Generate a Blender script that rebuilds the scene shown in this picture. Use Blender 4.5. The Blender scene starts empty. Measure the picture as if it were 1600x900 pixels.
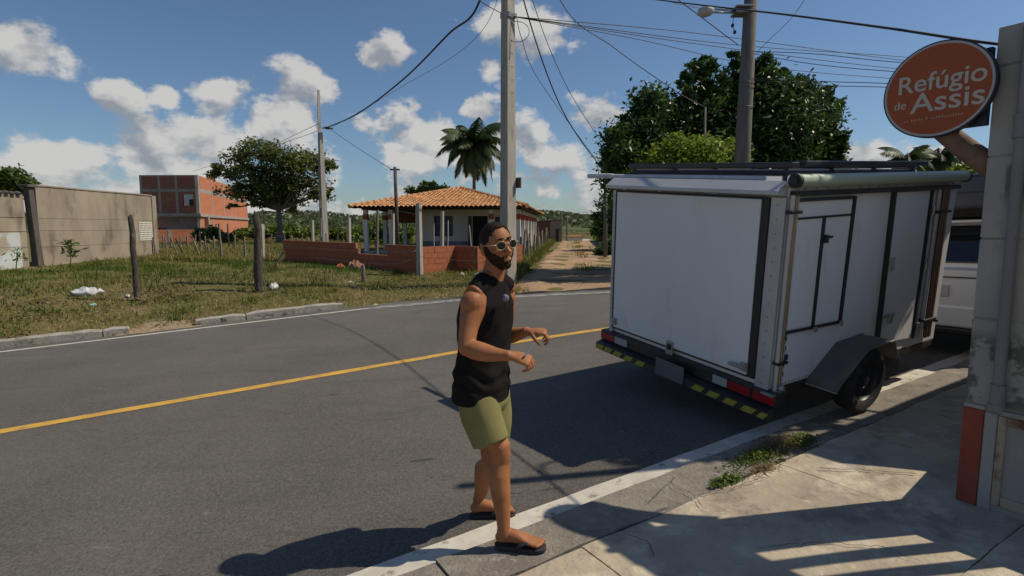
import bpy, bmesh, math, random
import numpy as np
from mathutils import Vector, Matrix, noise as mnoise
random.seed(7)
rng = np.random.default_rng(7)
scene = bpy.context.scene
COL = scene.collection
PI = math.pi

# ------------------------------------------------------------------ camera, sky, sun, exposure
FPX, PW, PH = 870.0, 1600, 900            # focal length in photograph pixels
PITCH = math.atan(95 / FPX)
cam_d = bpy.data.cameras.new("camera")
cam_d.sensor_width = 36.0
cam_d.lens = FPX / PW * 36.0
cam_d.clip_start, cam_d.clip_end = 0.05, 3000
cam = bpy.data.objects.new("camera", cam_d)
COL.objects.link(cam)
cam.location = (0, 0, 0)                    # eye height: the world origin is the camera
cam.rotation_euler = (PI / 2 - PITCH, 0, 0)
scene.camera = cam

SUN = Vector((1.33, 0.14, 1.69)).normalized()   # towards the sun
SUN_EL = math.asin(SUN.z)
SUN_AZ = math.atan2(SUN.x, SUN.y)
sd = bpy.data.lights.new("sun", 'SUN')
sd.energy, sd.angle, sd.color = 4.0, math.radians(0.5), (1.0, 0.89, 0.72)
so = bpy.data.objects.new("sun", sd)
COL.objects.link(so)
so.rotation_euler = SUN.to_track_quat('Z', 'Y').to_euler()
so.location = SUN * 60

scene.view_settings.view_transform = 'Standard'
scene.view_settings.look = 'None'
scene.view_settings.exposure = 0.02
scene.view_settings.gamma = 1.0
scene.view_settings.use_curve_mapping = False

_c, _s = math.cos(PITCH), math.sin(PITCH)
def ray(x, y):
    u, v = (x - 800) / FPX, (450 - y) / FPX
    return Vector((u, _c + v * _s, -_s + v * _c))
def at(x, y, Y):
    r = ray(x, y)
    return r * (Y / r.y)

def build_world():
    w = bpy.data.worlds.new("World"); scene.world = w
    w.use_nodes = True
    nt = w.node_tree; N = nt.nodes; L = nt.links; N.clear()
    def nd(t, **k):
        n = N.new(t)
        for a, b in k.items(): setattr(n, a, b)
        return n
    def mth(op, a, b=None, c=None, clamp=False):
        n = nd('ShaderNodeMath', operation=op, use_clamp=clamp)
        for i, v in enumerate((a, b, c)):
            if v is None: continue
            if isinstance(v, (int, float)): n.inputs[i].default_value = v
            else: L.new(v, n.inputs[i])
        return n.outputs[0]
    out = nd('ShaderNodeOutputWorld'); bg = nd('ShaderNodeBackground')
    bg.inputs['Strength'].default_value = 0.09
    sky = nd('ShaderNodeTexSky'); sky.sky_type = 'NISHITA'
    sky.sun_disc = False
    sky.sun_elevation = SUN_EL; sky.sun_rotation = SUN_AZ
    sky.altitude = 0; sky.air_density = 1.0; sky.dust_density = 0.6; sky.ozone_density = 2.0
    tc = nd('ShaderNodeTexCoord'); d = tc.outputs['Generated']
    sep = nd('ShaderNodeSeparateXYZ'); L.new(d, sep.inputs[0])
    def fbm(vec, scale, detail=7, rough=0.56):
        mp = nd('ShaderNodeMapping'); mp.inputs['Scale'].default_value = (1, 1, 1.45)
        L.new(vec, mp.inputs['Vector'])
        n = nd('ShaderNodeTexNoise'); n.inputs['Scale'].default_value = scale
        n.inputs['Detail'].default_value = detail; n.inputs['Roughness'].default_value = rough
        L.new(mp.outputs[0], n.inputs['Vector'])
        return n.outputs['Fac']
    n1 = fbm(d, 9.0, 10, 0.60)
    off = nd('ShaderNodeVectorMath', operation='ADD'); L.new(d, off.inputs[0])
    off.inputs[1].default_value = tuple(SUN * 0.022 + Vector((0, 0, 0.012)))
    n2 = fbm(off.outputs[0], 9.0, 4)
    big = fbm(d, 2.6, 2)
    # cumulus heaps seen in the photograph: direction and angular size
    blobs = [(596, 92, 52), (472, 140, 66), (345, 150, 68), (183, 160, 36), (265, 152, 26), (812, 48, 92), (772, 100, 50),
             (745, 170, 46), (640, 215, 118), (440, 190, 80), (930, 183, 58), (838, 243, 34), (10, 75, 60),
             (790, 215, 70), (560, 190, 40), (1340, 250, 50), (1500, 250, 40), (650, 168, 22), (330, 225, 80), (240, 240, 90), (110, 245, 90)]
    cov = None
    for (x, y, r) in blobs:
        c = ray(x, y).normalized()
        m = nd('ShaderNodeVectorMath', operation='SUBTRACT'); L.new(d, m.inputs[0]); m.inputs[1].default_value = tuple(c)
        s = nd('ShaderNodeVectorMath', operation='MULTIPLY'); L.new(m.outputs[0], s.inputs[0]); s.inputs[1].default_value = (1, 1, 1.35)
        ln = nd('ShaderNodeVectorMath', operation='LENGTH'); L.new(s.outputs[0], ln.inputs[0])
        k = mth('MULTIPLY_ADD', ln.outputs['Value'], -1.0 / (r / FPX * 1.25), 1.0, clamp=True)
        cov = k if cov is None else mth('MAXIMUM', cov, k)
    # low bank of cloud all round the horizon
    band = mth('MULTIPLY_ADD', sep.outputs['Z'], -3.8, 0.88, clamp=True)
    band = mth('MULTIPLY', band, mth('MULTIPLY_ADD', big, 1.5, 0.12))
    cov = mth('MAXIMUM', cov, band)
    val = mth('ADD', cov, mth('MULTIPLY_ADD', n1, 2.7, -1.36))
    mr = nd('ShaderNodeMapRange'); mr.interpolation_type = 'SMOOTHSTEP'
    L.new(val, mr.inputs['Value'])
    mr.inputs['From Min'].default_value = 0.40; mr.inputs['From Max'].default_value = 0.72
    sh = mth('MULTIPLY_ADD', mth('SUBTRACT', n1, n2), 4.2, 0.66, clamp=True)
    cr = nd('ShaderNodeValToRGB')
    cr.color_ramp.elements[0].position = 0.15; cr.color_ramp.elements[0].color = (0.46, 0.50, 0.56, 1)
    cr.color_ramp.elements[1].position = 0.85; cr.color_ramp.elements[1].color = (1.0, 0.98, 0.95, 1)
    L.new(sh, cr.inputs[0])
    cb = nd('ShaderNodeMix', data_type='RGBA', blend_type='MULTIPLY'); cb.inputs['Factor'].default_value = 1
    L.new(cr.outputs[0], cb.inputs['A']); cb.inputs['B'].default_value = (CLOUD, CLOUD, CLOUD, 1)
    tint = nd('ShaderNodeMix', data_type='RGBA', blend_type='MULTIPLY'); tint.inputs['Factor'].default_value = 1
    L.new(sky.outputs[0], tint.inputs['A']); tint.inputs['B'].default_value = SKYTINT
    mx = nd('ShaderNodeMix', data_type='RGBA'); L.new(mth('MULTIPLY', mr.outputs[0], 0.93), mx.inputs['Factor'])
    L.new(tint.outputs['Result'], mx.inputs['A']); L.new(cb.outputs['Result'], mx.inputs['B'])
    L.new(mx.outputs['Result'], bg.inputs['Color']); L.new(bg.outputs[0], out.inputs['Surface'])
CLOUD = 6.6
SKYTINT = (0.69, 0.80, 0.90, 1)
build_world()

# ------------------------------------------------------------------ helpers
def frac(h): return h - math.floor(h)
def tag(o, label=None, cat=None, group=None, kind=None):
    if label: o['label'] = label
    if cat: o['category'] = cat
    if group: o['group'] = group
    if kind: o['kind'] = kind
    return o
def thing(name, label, cat, loc=(0, 0, 0), group=None, rot=None):
    o = bpy.data.objects.new(name, None); COL.objects.link(o)
    o.empty_display_size = 0.2
    o.location = loc
    if rot is not None: o.rotation_euler = rot
    return tag(o, label, cat, group)
def dup(root, loc=None, rotz=None, label=None):
    r = root.copy(); COL.objects.link(r)
    if loc is not None: r.location = loc
    if rotz is not None: r.rotation_euler = (0, 0, rotz)
    if label: r['label'] = label
    for ch in list(root.children):
        c = ch.copy(); COL.objects.link(c); c.parent = r
        for g in ch.children:
            e = g.copy(); COL.objects.link(e); e.parent = c
    return r

class MB:
    """collects shapes into one mesh"""
    def __init__(s): s.v = []; s.f = []; s.col = []
    def add(s, vs, fs):
        o = len(s.v); s.v += [tuple(p) for p in vs]; s.f += [tuple(i + o for i in f) for f in fs]
    def box(s, c, d, R=None):
        hx, hy, hz = d[0] / 2, d[1] / 2, d[2] / 2
        vs = []
        for x in (-hx, hx):
            for y in (-hy, hy):
                for z in (-hz, hz):
                    p = Vector((x, y, z))
                    if R is not None: p = R @ p
                    vs.append(p + Vector(c))
        s.add(vs, [(0, 1, 3, 2), (4, 6, 7, 5), (0, 4, 5, 1), (2, 3, 7, 6), (0, 2, 6, 4), (1, 5, 7, 3)])
        return s
    def lohi(s, lo, hi):
        return s.box([(a + b) / 2 for a, b in zip(lo, hi)], [abs(b - a) for a, b in zip(lo, hi)])
    def tube(s, pts, rad, n=8, side=None, cap=True, flat=None):
        """rad: number, list, or list of (ra, rb); ra is along 'side'"""
        pts = [Vector(p) for p in pts]; m = len(pts)
        rr = rad if isinstance(rad, (list, tuple)) else [rad] * m
        rr = [(r, r) if isinstance(r, (int, float)) else r for r in rr]
        ref = Vector(side) if side is not None else None
        vs = []
        prev = None
        for i, p in enumerate(pts):
            if m > 1: t = (pts[min(i + 1, m - 1)] - pts[max(i - 1, 0)]).normalized()
            else: t = Vector((0, 0, 1))
            a = ref if ref is not None else prev
            if a is None: a = Vector((1, 0, 0)) if abs(t.x) < 0.8 else Vector((0, 1, 0))
            a = (a - t * a.dot(t))
            if a.length < 1e-5: a = Vector((0, 1, 0)) - t * t.y
            a.normalize(); b = t.cross(a); prev = a
            for k in range(n):
                th = 2 * PI * k / n
                vs.append(p + a * (math.cos(th) * rr[i][0]) + b * (math.sin(th) * rr[i][1]))
        fs = []
        for i in range(m - 1):
            for k in range(n):
                fs.append((i * n + k, i * n + (k + 1) % n, (i + 1) * n + (k + 1) % n, (i + 1) * n + k))
        if cap:
            fs.append(tuple(range(n - 1, -1, -1))); fs.append(tuple((m - 1) * n + k for k in range(n)))
        s.add(vs, fs); return s
    def ell(s, c, r, R=None, nu=14, nv=10):
        c = Vector(c); vs = []; fs = []
        for j in range(nv + 1):
            ph = PI * j / nv
            for i in range(nu):
                th = 2 * PI * i / nu
                p = Vector((r[0] * math.sin(ph) * math.cos(th), r[1] * math.sin(ph) * math.sin(th), r[2] * math.cos(ph)))
                if R is not None: p = R @ p
                vs.append(c + p)
        for j in range(nv):
            for i in range(nu):
                fs.append((j * nu + i, (j + 1) * nu + i, (j + 1) * nu + (i + 1) % nu, j * nu + (i + 1) % nu))
        s.add(vs, fs); return s
    def prism(s, poly, a, b):
        """poly: list of 3-D points (planar), extruded from +a to +b (vectors)"""
        n = len(poly); a = Vector(a); b = Vector(b)
        vs = [Vector(p) + a for p in poly] + [Vector(p) + b for p in poly]
        fs = [tuple(range(n - 1, -1, -1)), tuple(range(n, 2 * n))]
        for i in range(n): fs.append((i, (i + 1) % n, n + (i + 1) % n, n + i))
        s.add(vs, fs); return s
    def lathe(s, prof, c, axis, n=24, e=None):
        """prof: (radius, offset along axis)"""
        axis = Vector(axis).normalized(); c = Vector(c)
        a = Vector((0, 0, 1)) if abs(axis.z) < 0.9 else Vector((1, 0, 0))
        a = (a - axis * a.dot(axis)).normalized(); b = axis.cross(a)
        vs = []; m = len(prof)
        for r, o in prof:
            for k in range(n):
                th = 2 * PI * k / n
                vs.append(c + axis * o + (a * math.cos(th) + b * math.sin(th)) * r)
        fs = [(i * n + k, i * n + (k + 1) % n, (i + 1) * n + (k + 1) % n, (i + 1) * n + k) for i in range(m - 1) for k in range(n)]
        s.add(vs, fs); return s
    def build(s, name, m, parent=None, smooth=None, bevel=0, local=False, label=None, kind=None, base=None):
        me = bpy.data.meshes.new(name)
        vs = s.v
        off = Vector((0, 0, 0))
        if base is not None: off = Vector(base)
        elif parent is not None and not local:
            p = parent
            off = Vector((0, 0, 0))
            while p is not None: off += p.location; p = p.parent
        vs = [(a - off.x, b - off.y, c - off.z) for a, b, c in vs]
        me.from_pydata(vs, [], s.f)
        bm = bmesh.new(); bm.from_mesh(me); bmesh.ops.recalc_face_normals(bm, faces=bm.faces); bm.to_mesh(me); bm.free()
        if m is not None: me.materials.append(m)
        if smooth:
            for p in me.polygons: p.use_smooth = True
            if smooth is not True: me.set_sharp_from_angle(angle=math.radians(smooth))
        o = bpy.data.objects.new(name, me); COL.objects.link(o)
        if parent is not None: o.parent = parent
        elif base is not None: o.location = base
        if bevel:
            b = o.modifiers.new('bevel', 'BEVEL'); b.width = bevel; b.segments = 2; b.limit_method = 'ANGLE'; b.angle_limit = math.radians(40)
        if label: o['label'] = label
        if kind: o['kind'] = kind
        return o

def np_mesh(name, V, F, m, col=None, parent=None, smooth=False, base=None):
    """numpy mesh with equal-sized faces; col: per-vertex RGBA attribute 'tone'"""
    me = bpy.data.meshes.new(name)
    V = np.asarray(V, np.float32); F = np.asarray(F, np.int32)
    if base is not None: V = V - np.asarray(base, np.float32)
    elif parent is not None:
        off = np.zeros(3, np.float32); p = parent
        while p is not None: off += np.array(p.location, np.float32); p = p.parent
        V = V - off
    nf, k = F.shape
    me.vertices.add(len(V)); me.vertices.foreach_set('co', V.ravel())
    me.loops.add(nf * k); me.loops.foreach_set('vertex_index', F.ravel())
    me.polygons.add(nf); me.polygons.foreach_set('loop_start', np.arange(0, nf * k, k, dtype=np.int32))
    if smooth: me.polygons.foreach_set('use_smooth', np.ones(nf, bool))
    me.update(calc_edges=True)
    if col is not None:
        a = me.color_attributes.new('tone', 'FLOAT_COLOR', 'POINT')
        a.data.foreach_set('color', np.asarray(col, np.float32).ravel())
    me.materials.append(m)
    o = bpy.data.objects.new(name, me); COL.objects.link(o)
    if parent is not None: o.parent = parent
    elif base is not None: o.location = base
    return o

# ------------------------------------------------------------------ materials
def mat(name, c1, c2=None, scale=4.0, rough=0.7, bump=0.0, bscale=None, metal=0.0, c3=None, s3=1.0, t3=(0.5, 0.7), spec=0.5,
        detail=6, stretch=(1, 1, 1), lo=0.35, hi=0.65, coat=0.0, sss=0.0):
    m = bpy.data.materials.new(name); m.use_nodes = True
    nt = m.node_tree; N = nt.nodes; L = nt.links
    b = N['Principled BSDF']; b.inputs['Roughness'].default_value = rough; b.inputs['Metallic'].default_value = metal
    b.inputs['Specular IOR Level'].default_value = spec
    if coat: b.inputs['Coat Weight'].default_value = coat; b.inputs['Coat Roughness'].default_value = 0.08
    if sss:
        b.inputs['Subsurface Weight'].default_value = sss; b.inputs['Subsurface Radius'].default_value = (0.012, 0.005, 0.002)
        b.inputs['Subsurface Scale'].default_value = 1.0
    c1 = (*c1, 1) if len(c1) == 3 else c1
    if c2 is None and c3 is None and not bump:
        b.inputs['Base Color'].default_value = c1; return m
    tc = N.new('ShaderNodeTexCoord'); mp = N.new('ShaderNodeMapping'); mp.inputs['Scale'].default_value = stretch
    L.new(tc.outputs['Object'], mp.inputs['Vector'])
    def ns(sc, dt):
        n = N.new('ShaderNodeTexNoise'); n.inputs['Scale'].default_value = sc; n.inputs['Detail'].default_value = dt
        n.inputs['Roughness'].default_value = 0.62
        L.new(mp.outputs[0], n.inputs['Vector']); return n.outputs['Fac']
    colr = None
    if c2 is not None:
        r = N.new('ShaderNodeValToRGB'); r.color_ramp.elements[0].position = lo; r.color_ramp.elements[1].position = hi
        r.color_ramp.elements[0].color = c1; r.color_ramp.elements[1].color = (*c2, 1)
        L.new(ns(scale, detail), r.inputs[0]); colr = r.outputs[0]
    if c3 is not None:
        mr = N.new('ShaderNodeMapRange'); mr.interpolation_type = 'SMOOTHSTEP'
        L.new(ns(s3, 8), mr.inputs['Value']); mr.inputs['From Min'].default_value = t3[0]; mr.inputs['From Max'].default_value = t3[1]
        mx = N.new('ShaderNodeMix'); mx.data_type = 'RGBA'
        L.new(mr.outputs[0], mx.inputs['Factor'])
        if colr is not None: L.new(colr, mx.inputs['A'])
        else: mx.inputs['A'].default_value = c1
        mx.inputs['B'].default_value = (*c3, 1); colr = mx.outputs['Result']
    if colr is not None: L.new(colr, b.inputs['Base Color'])
    else: b.inputs['Base Color'].default_value = c1
    if bump:
        bp = N.new('ShaderNodeBump'); bp.inputs['Strength'].default_value = 1.0; bp.inputs['Distance'].default_value = bump
        L.new(ns(bscale or scale * 4, 5), bp.inputs['Height']); L.new(bp.outputs[0], b.inputs['Normal'])
    return m

def leaf_mat(name, cols, trans=0.35, rough=0.5, spec=0.4):
    """foliage: three tones picked by the 'tone' attribute of each leaf"""
    m = bpy.data.materials.new(name); m.use_nodes = True
    nt = m.node_tree; N = nt.nodes; L = nt.links
    b = N['Principled BSDF']; out = N['Material Output']
    at_ = N.new('ShaderNodeAttribute'); at_.attribute_name = 'tone'
    r = N.new('ShaderNodeValToRGB'); e = r.color_ramp.elements
    e[0].color = (*cols[0], 1); e[1].color = (*cols[-1], 1)
    for i, c in enumerate(cols[1:-1]):
        k = e.new((i + 1) / (len(cols) - 1)); k.color = (*c, 1)
    L.new(at_.outputs['Fac'], r.inputs[0]); L.new(r.outputs[0], b.inputs['Base Color'])
    b.inputs['Roughness'].default_value = rough; b.inputs['Specular IOR Level'].default_value = spec
    t = N.new('ShaderNodeBsdfTranslucent'); L.new(r.outputs[0], t.inputs['Color'])
    mx = N.new('ShaderNodeMixShader'); mx.inputs[0].default_value = trans
    L.new(b.outputs[0], mx.inputs[1]); L.new(t.outputs[0], mx.inputs[2]); L.new(mx.outputs[0], out.inputs['Surface'])
    return m

M = {}
M['asphalt'] = mat('asphalt', (0.078, 0.069, 0.058), (0.108, 0.097, 0.083), 1.1, 0.85, 0.004, 120, c3=(0.055, 0.052, 0.05), s3=9, t3=(0.6, 0.72), stretch=(1, 1, 1))
def layer(m, scale, lo, hi, c, fac, rot=0.0, st=(1, 1, 1), voro=False, zr=None):
    """lay a patchy second colour over a material; zr limits it to a band of local height"""
    nt = m.node_tree; N = nt.nodes; L = nt.links; b = N['Principled BSDF']
    bc = b.inputs['Base Color']
    tc = N.new('ShaderNodeTexCoord')
    mp = N.new('ShaderNodeMapping'); mp.inputs['Rotation'].default_value = (0, 0, rot); mp.inputs['Scale'].default_value = st; L.new(tc.outputs['Object'], mp.inputs['Vector'])
    if voro:
        t = N.new('ShaderNodeTexVoronoi'); t.inputs['Scale'].default_value = scale; o = t.outputs['Color']
    else:
        t = N.new('ShaderNodeTexNoise'); t.inputs['Scale'].default_value = scale; t.inputs['Detail'].default_value = 8; t.inputs['Roughness'].default_value = .68; o = t.outputs['Fac']
    L.new(mp.outputs[0], t.inputs['Vector'])
    mr = N.new('ShaderNodeMapRange'); mr.interpolation_type = 'SMOOTHSTEP'; L.new(o, mr.inputs['Value'])
    mr.inputs['From Min'].default_value = lo; mr.inputs['From Max'].default_value = hi; mr.inputs['To Max'].default_value = fac
    f = mr.outputs[0]
    if zr:
        sp = N.new('ShaderNodeSeparateXYZ'); L.new(tc.outputs['Object'], sp.inputs[0])
        for (p, q) in ((zr[0], zr[1]), (zr[3], zr[2])):
            z = N.new('ShaderNodeMapRange'); z.interpolation_type = 'SMOOTHSTEP'; L.new(sp.outputs['Z'], z.inputs['Value']); z.inputs['From Min'].default_value = p; z.inputs['From Max'].default_value = q
            k = N.new('ShaderNodeMath'); k.operation = 'MULTIPLY'; L.new(f, k.inputs[0]); L.new(z.outputs[0], k.inputs[1]); f = k.outputs[0]
    mx = N.new('ShaderNodeMix'); mx.data_type = 'RGBA'; L.new(f, mx.inputs['Factor'])
    if bc.links: L.new(bc.links[0].from_socket, mx.inputs['A'])
    else: mx.inputs['A'].default_value = bc.default_value[:]
    mx.inputs['B'].default_value = (*c, 1); L.new(mx.outputs['Result'], bc)
    return m
def road_mat():
    m = mat('asphalt', (0.084, 0.075, 0.063), (0.116, 0.105, 0.090), .55, .88, .006, 150)
    rot = -math.atan2(.5209, .8526)
    layer(m, 90, .52, .80, (.20, .185, .165), .34, voro=True)          # pale stones in the binder
    layer(m, 90, .42, .15, (.03, .028, .026), .36, voro=True)
    layer(m, 1.6, .52, .74, (.055, .050, .045), .55, rot, (.28, 1.2, 1))   # darker wheel-worn streaks along the road
    layer(m, 5.5, .64, .70, (.035, .032, .030), .8, rot, (.45, 1.3, 1))    # oil flecks
    layer(m, 7.5, .66, .72, (.22, .20, .175), .5, rot + 1, (.5, 1.2, 1))   # pale scuffs
    return m
M['asphalt'] = road_mat()
M['yellow'] = mat('yellow_paint', (0.62, 0.36, 0.05), (0.45, 0.27, 0.06), 6, 0.75, c3=(0.2, 0.15, 0.08), s3=14, t3=(0.56, 0.7), bump=0.002, bscale=100)
M['whitepaint'] = mat('white_paint', (0.60, 0.56, 0.48), (0.46, 0.43, 0.37), 7, 0.8, c3=(0.20, 0.18, 0.155), s3=11, t3=(0.57, 0.70), bump=0.002, bscale=100)
M['wornpaint'] = mat('worn_white_paint', (0.36, 0.35, 0.33), (0.22, 0.21, 0.2), 2.2, 0.85, c3=(0.1, 0.095, 0.09), s3=5, t3=(0.48, 0.62), bump=0.002, bscale=100)
M['concrete'] = mat('concrete', (0.46, 0.39, 0.285), (0.33, 0.28, 0.21), 2.2, 0.9, 0.014, 14, c3=(0.54, 0.47, 0.36), s3=3.5, t3=(0.50, 0.64))
M['gutter'] = mat('gutter_concrete', (0.17, 0.15, 0.125), (0.26, 0.235, 0.195), 4, 0.95, 0.012, 45, c3=(0.28, 0.26, 0.22), s3=16, t3=(0.57, 0.68))
M['kerb'] = mat('kerb_stone', (0.40, 0.365, 0.31), (0.27, 0.245, 0.205), 5, 0.95, 0.015, 25, c3=(0.09, 0.085, 0.075), s3=7, t3=(0.54, 0.68))
layer(M['concrete'], 2.3, .50, .66, (.19, .155, .115), .75)
layer(M['concrete'], 11, .60, .72, (.60, .54, .44), .7)
layer(M['concrete'], 60, .58, .72, (.16, .14, .11), .5)
layer(M['gutter'], 40, .56, .70, (.42, .38, .31), .6); layer(M['gutter'], 3, .52, .68, (.11, .095, .08), .7)
M['soil'] = mat('soil_and_thatch', (0.16, 0.13, 0.06), (0.115, 0.115, 0.038), 1.6, 1.0, 0.05, 6, c3=(0.20, 0.15, 0.085), s3=0.7, t3=(0.5, 0.7), spec=0.1)
M['dirt'] = mat('dry_dirt', (0.38, 0.25, 0.15), (0.30, 0.205, 0.125), 0.6, 1.0, 0.03, 5, c3=(0.44, 0.33, 0.22), s3=1.5, t3=(0.5, 0.68), spec=0.1)
M['pole'] = mat('pole_concrete', (0.42, 0.385, 0.335), (0.32, 0.295, 0.255), 1.8, 0.9, 0.006, 30, c3=(0.22, 0.20, 0.175), s3=2.2, t3=(0.55, 0.72), stretch=(3, 3, 0.6))
M['polegrey'] = mat('weathered_pole', (0.18, 0.165, 0.145), (0.12, 0.11, 0.095), 4, 0.95, 0.008, 20, stretch=(5, 5, 0.5))
M['wood'] = mat('weathered_wood', (0.115, 0.09, 0.07), (0.045, 0.036, 0.03), 6, 0.95, 0.03, 24, stretch=(4, 4, 0.5), c3=(0.27, 0.235, 0.19), s3=7, t3=(0.54, 0.68))
M['stake'] = mat('grey_stake', (0.24, 0.21, 0.175), (0.13, 0.11, 0.09), 5, 0.95, 0.01, 30, stretch=(3, 3, 0.4))
M['plaster'] = mat('bare_plaster', (0.34, 0.285, 0.21), (0.235, 0.195, 0.145), 1.1, 0.95, 0.006, 18, c3=(0.145, 0.115, 0.085), s3=1.5, t3=(0.52, 0.72), stretch=(1, 1, 0.45))
M['plaster_blue'] = mat('pale_blue_paint', (0.50, 0.54, 0.54), (0.42, 0.44, 0.42), 1.2, 0.9, c3=(0.33, 0.28, 0.21), s3=0.9, t3=(0.54, 0.64))
M['darkcol'] = mat('stained_concrete', (0.12, 0.105, 0.09), (0.07, 0.06, 0.055), 2.5, 0.95, 0.01, 20, stretch=(2, 2, 0.5))
M['brick'] = mat('hollow_brick', (0.40, 0.125, 0.052), (0.29, 0.088, 0.04), 3.0, 0.9, 0.006, 40, c3=(0.44, 0.17, 0.08), s3=1.2, t3=(0.5, 0.7))
M['brickdark'] = mat('old_brick', (0.22, 0.085, 0.05), (0.16, 0.065, 0.042), 3.0, 0.95, 0.006, 40)
M['mortar'] = mat('mortar', (0.30, 0.155, 0.10), (0.24, 0.12, 0.08), 5, 0.95)
M['cement'] = mat('cement_frame', (0.36, 0.33, 0.295), (0.26, 0.235, 0.21), 1.5, 0.95, 0.006, 15)
M['render'] = mat('white_render', (0.74, 0.70, 0.61), (0.66, 0.62, 0.54), 1.5, 0.9)
M['renderw'] = mat('white_column', (0.74, 0.72, 0.67), (0.60, 0.575, 0.53), 3, 0.9)
M['redband'] = mat('red_paint', (0.38, 0.09, 0.05), (0.30, 0.075, 0.045), 4, 0.85)
M['bluedoor'] = mat('blue_window', (0.03, 0.05, 0.10), (0.045, 0.07, 0.13), 2, 0.4)
M['dark'] = mat('dark_opening', (0.02, 0.018, 0.016), rough=0.8)
M['dado'] = mat('grey_blue_dado', (0.22, 0.25, 0.28), (0.18, 0.2, 0.22), 2, 0.85)
M['slab'] = mat('porch_floor', (0.40, 0.38, 0.34), (0.33, 0.31, 0.28), 2, 0.9)
M['tile'] = mat('clay_roof_tile', (0.56, 0.29, 0.11), (0.36, 0.16, 0.065), 5.5, 0.9, c3=(0.66, 0.36, 0.15), s3=2.2, t3=(0.52, 0.66), detail=2, lo=0.42, hi=0.58)
M['timber'] = mat('roof_timber', (0.09, 0.055, 0.035), (0.06, 0.035, 0.025), 5, 0.9)
M['bark'] = mat('bark', (0.16, 0.135, 0.11), (0.09, 0.075, 0.06), 6, 0.95, 0.02, 14, stretch=(2, 2, 0.5))
M['cable'] = mat('black_cable', (0.016, 0.016, 0.018), rough=0.6)
M['wire'] = mat('wire', (0.18, 0.17, 0.16), rough=0.5, metal=0.4)
M['steel'] = mat('galvanised', (0.42, 0.42, 0.41), (0.32, 0.32, 0.31), 6, 0.45, metal=0.6)
M['glassgrey'] = mat('lamp_glass', (0.5, 0.5, 0.48), rough=0.2)
M['plastic_white'] = mat('white_plastic', (0.62, 0.62, 0.62), (0.5, 0.5, 0.5), 9, 0.5)
M['leaf_field'] = leaf_mat('field_tree_leaf', [(0.05, 0.075, 0.02), (0.10, 0.135, 0.03), (0.17, 0.185, 0.045)])
M['leaf_dark'] = leaf_mat('glossy_dark_leaf', [(0.026, 0.055, 0.016), (0.055, 0.11, 0.028), (0.12, 0.20, 0.04)], 0.22, 0.42, 0.4)
M['leaf_light'] = leaf_mat('light_green_leaf', [(0.13, 0.19, 0.02), (0.20, 0.27, 0.03), (0.28, 0.34, 0.05)], 0.4)
M['leaf_bush'] = leaf_mat('bush_leaf', [(0.05, 0.085, 0.016), (0.10, 0.15, 0.025), (0.17, 0.22, 0.04)])
M['leaf_far'] = leaf_mat('far_leaf', [(0.06, 0.085, 0.035), (0.09, 0.115, 0.045), (0.13, 0.15, 0.06)])
M['frond'] = leaf_mat('palm_frond', [(0.035, 0.062, 0.018), (0.07, 0.105, 0.028), (0.16, 0.18, 0.055)], 0.3)
M['grass'] = leaf_mat('grass_blade', [(0.05, 0.095, 0.012), (0.105, 0.15, 0.02), (0.21, 0.19, 0.05), (0.34, 0.265, 0.12), (0.46, 0.36, 0.20)], 0.4, 0.7, 0.2)
M['weed'] = leaf_mat('weed_leaf', [(0.05, 0.10, 0.015), (0.10, 0.16, 0.02), (0.16, 0.19, 0.03)], 0.35)
M['drygrass'] = leaf_mat('dry_stalk', [(0.2, 0.13, 0.06), (0.32, 0.22, 0.11), (0.40, 0.31, 0.18)], 0.3, 0.8, 0.1)
# ------------------------------------------------------------------ the lie of the land
RD = Vector((0.8526, 0.5209, 0)).normalized()      # along the road (it climbs to the right)
RP = Vector((-RD.y, RD.x, 0))                       # across it, away from us
def al_pe(X, Y): return X * RD.x + Y * RD.y, X * RP.x + Y * RP.y
def xy(al, pe): return RD.x * al + RP.x * pe, RD.y * al + RP.y * pe
def planez(X, Y): return -1.696 + 0.0482 * np.clip(X, -45, 45) + 0.0014 * np.clip(Y, -20, 60)
def bendf(al, k):
    t = np.clip(np.asarray(al, float) - 3.2, 0, None); c = 6.5
    return -np.where(t < c, k * t * t, k * c * c + 2 * k * c * (t - c) * 0.75)
def far_line(al): return 12.40 + bendf(al, 0.066)
def far_edge(al): return far_line(al) + 0.42 + 0.25 * np.clip((np.asarray(al) - 1) / 4, 0, 1)
def sstep(t): t = np.clip(t, 0, 1); return t * t * (3 - 2 * t)
def groundz(X, Y):
    X = np.asarray(X, float); Y = np.asarray(Y, float)
    al, pe = al_pe(X, Y)
    p = planez(X, Y) - 0.03
    field = -1.47 + 0.035 * np.clip(X - 6, 0, 25) - 0.10 * sstep((X + 6) / 6) * sstep((30 - Y) / 10) + 0.05 * np.sin(X * 0.31 + 1.3) * np.sin(Y * 0.27) * sstep((pe - 15) / 6) - 2.4 * sstep((X + 5) / 8) * sstep((Y - 48) / 26)
    d = pe - far_edge(al)
    t = sstep((d - 0.15) / 6.5)
    # the last bit of verge sits on top of the kerb on the left
    lift = 0.12 * sstep((d - 0.1) / 0.5) * (1 - sstep((al - 3.0) / 2.0)) * (1 - t)
    return p * (1 - t) + np.maximum(field, np.minimum(p, field + 0.6)) * t + lift
def gz(X, Y): return float(groundz(X, Y))
def gp(x, y, near=3.0, far=400.0):
    """first hit of the photograph's pixel ray with the land"""
    r = ray(x, y); Y = near
    while Y < far:
        X = r.x / r.y * Y; z = r.z / r.y * Y
        if z <= gz(X, Y): break
        Y += 0.02 + Y * 0.002
    return Vector((r.x / r.y * Y, Y, gz(r.x / r.y * Y, Y)))
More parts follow.
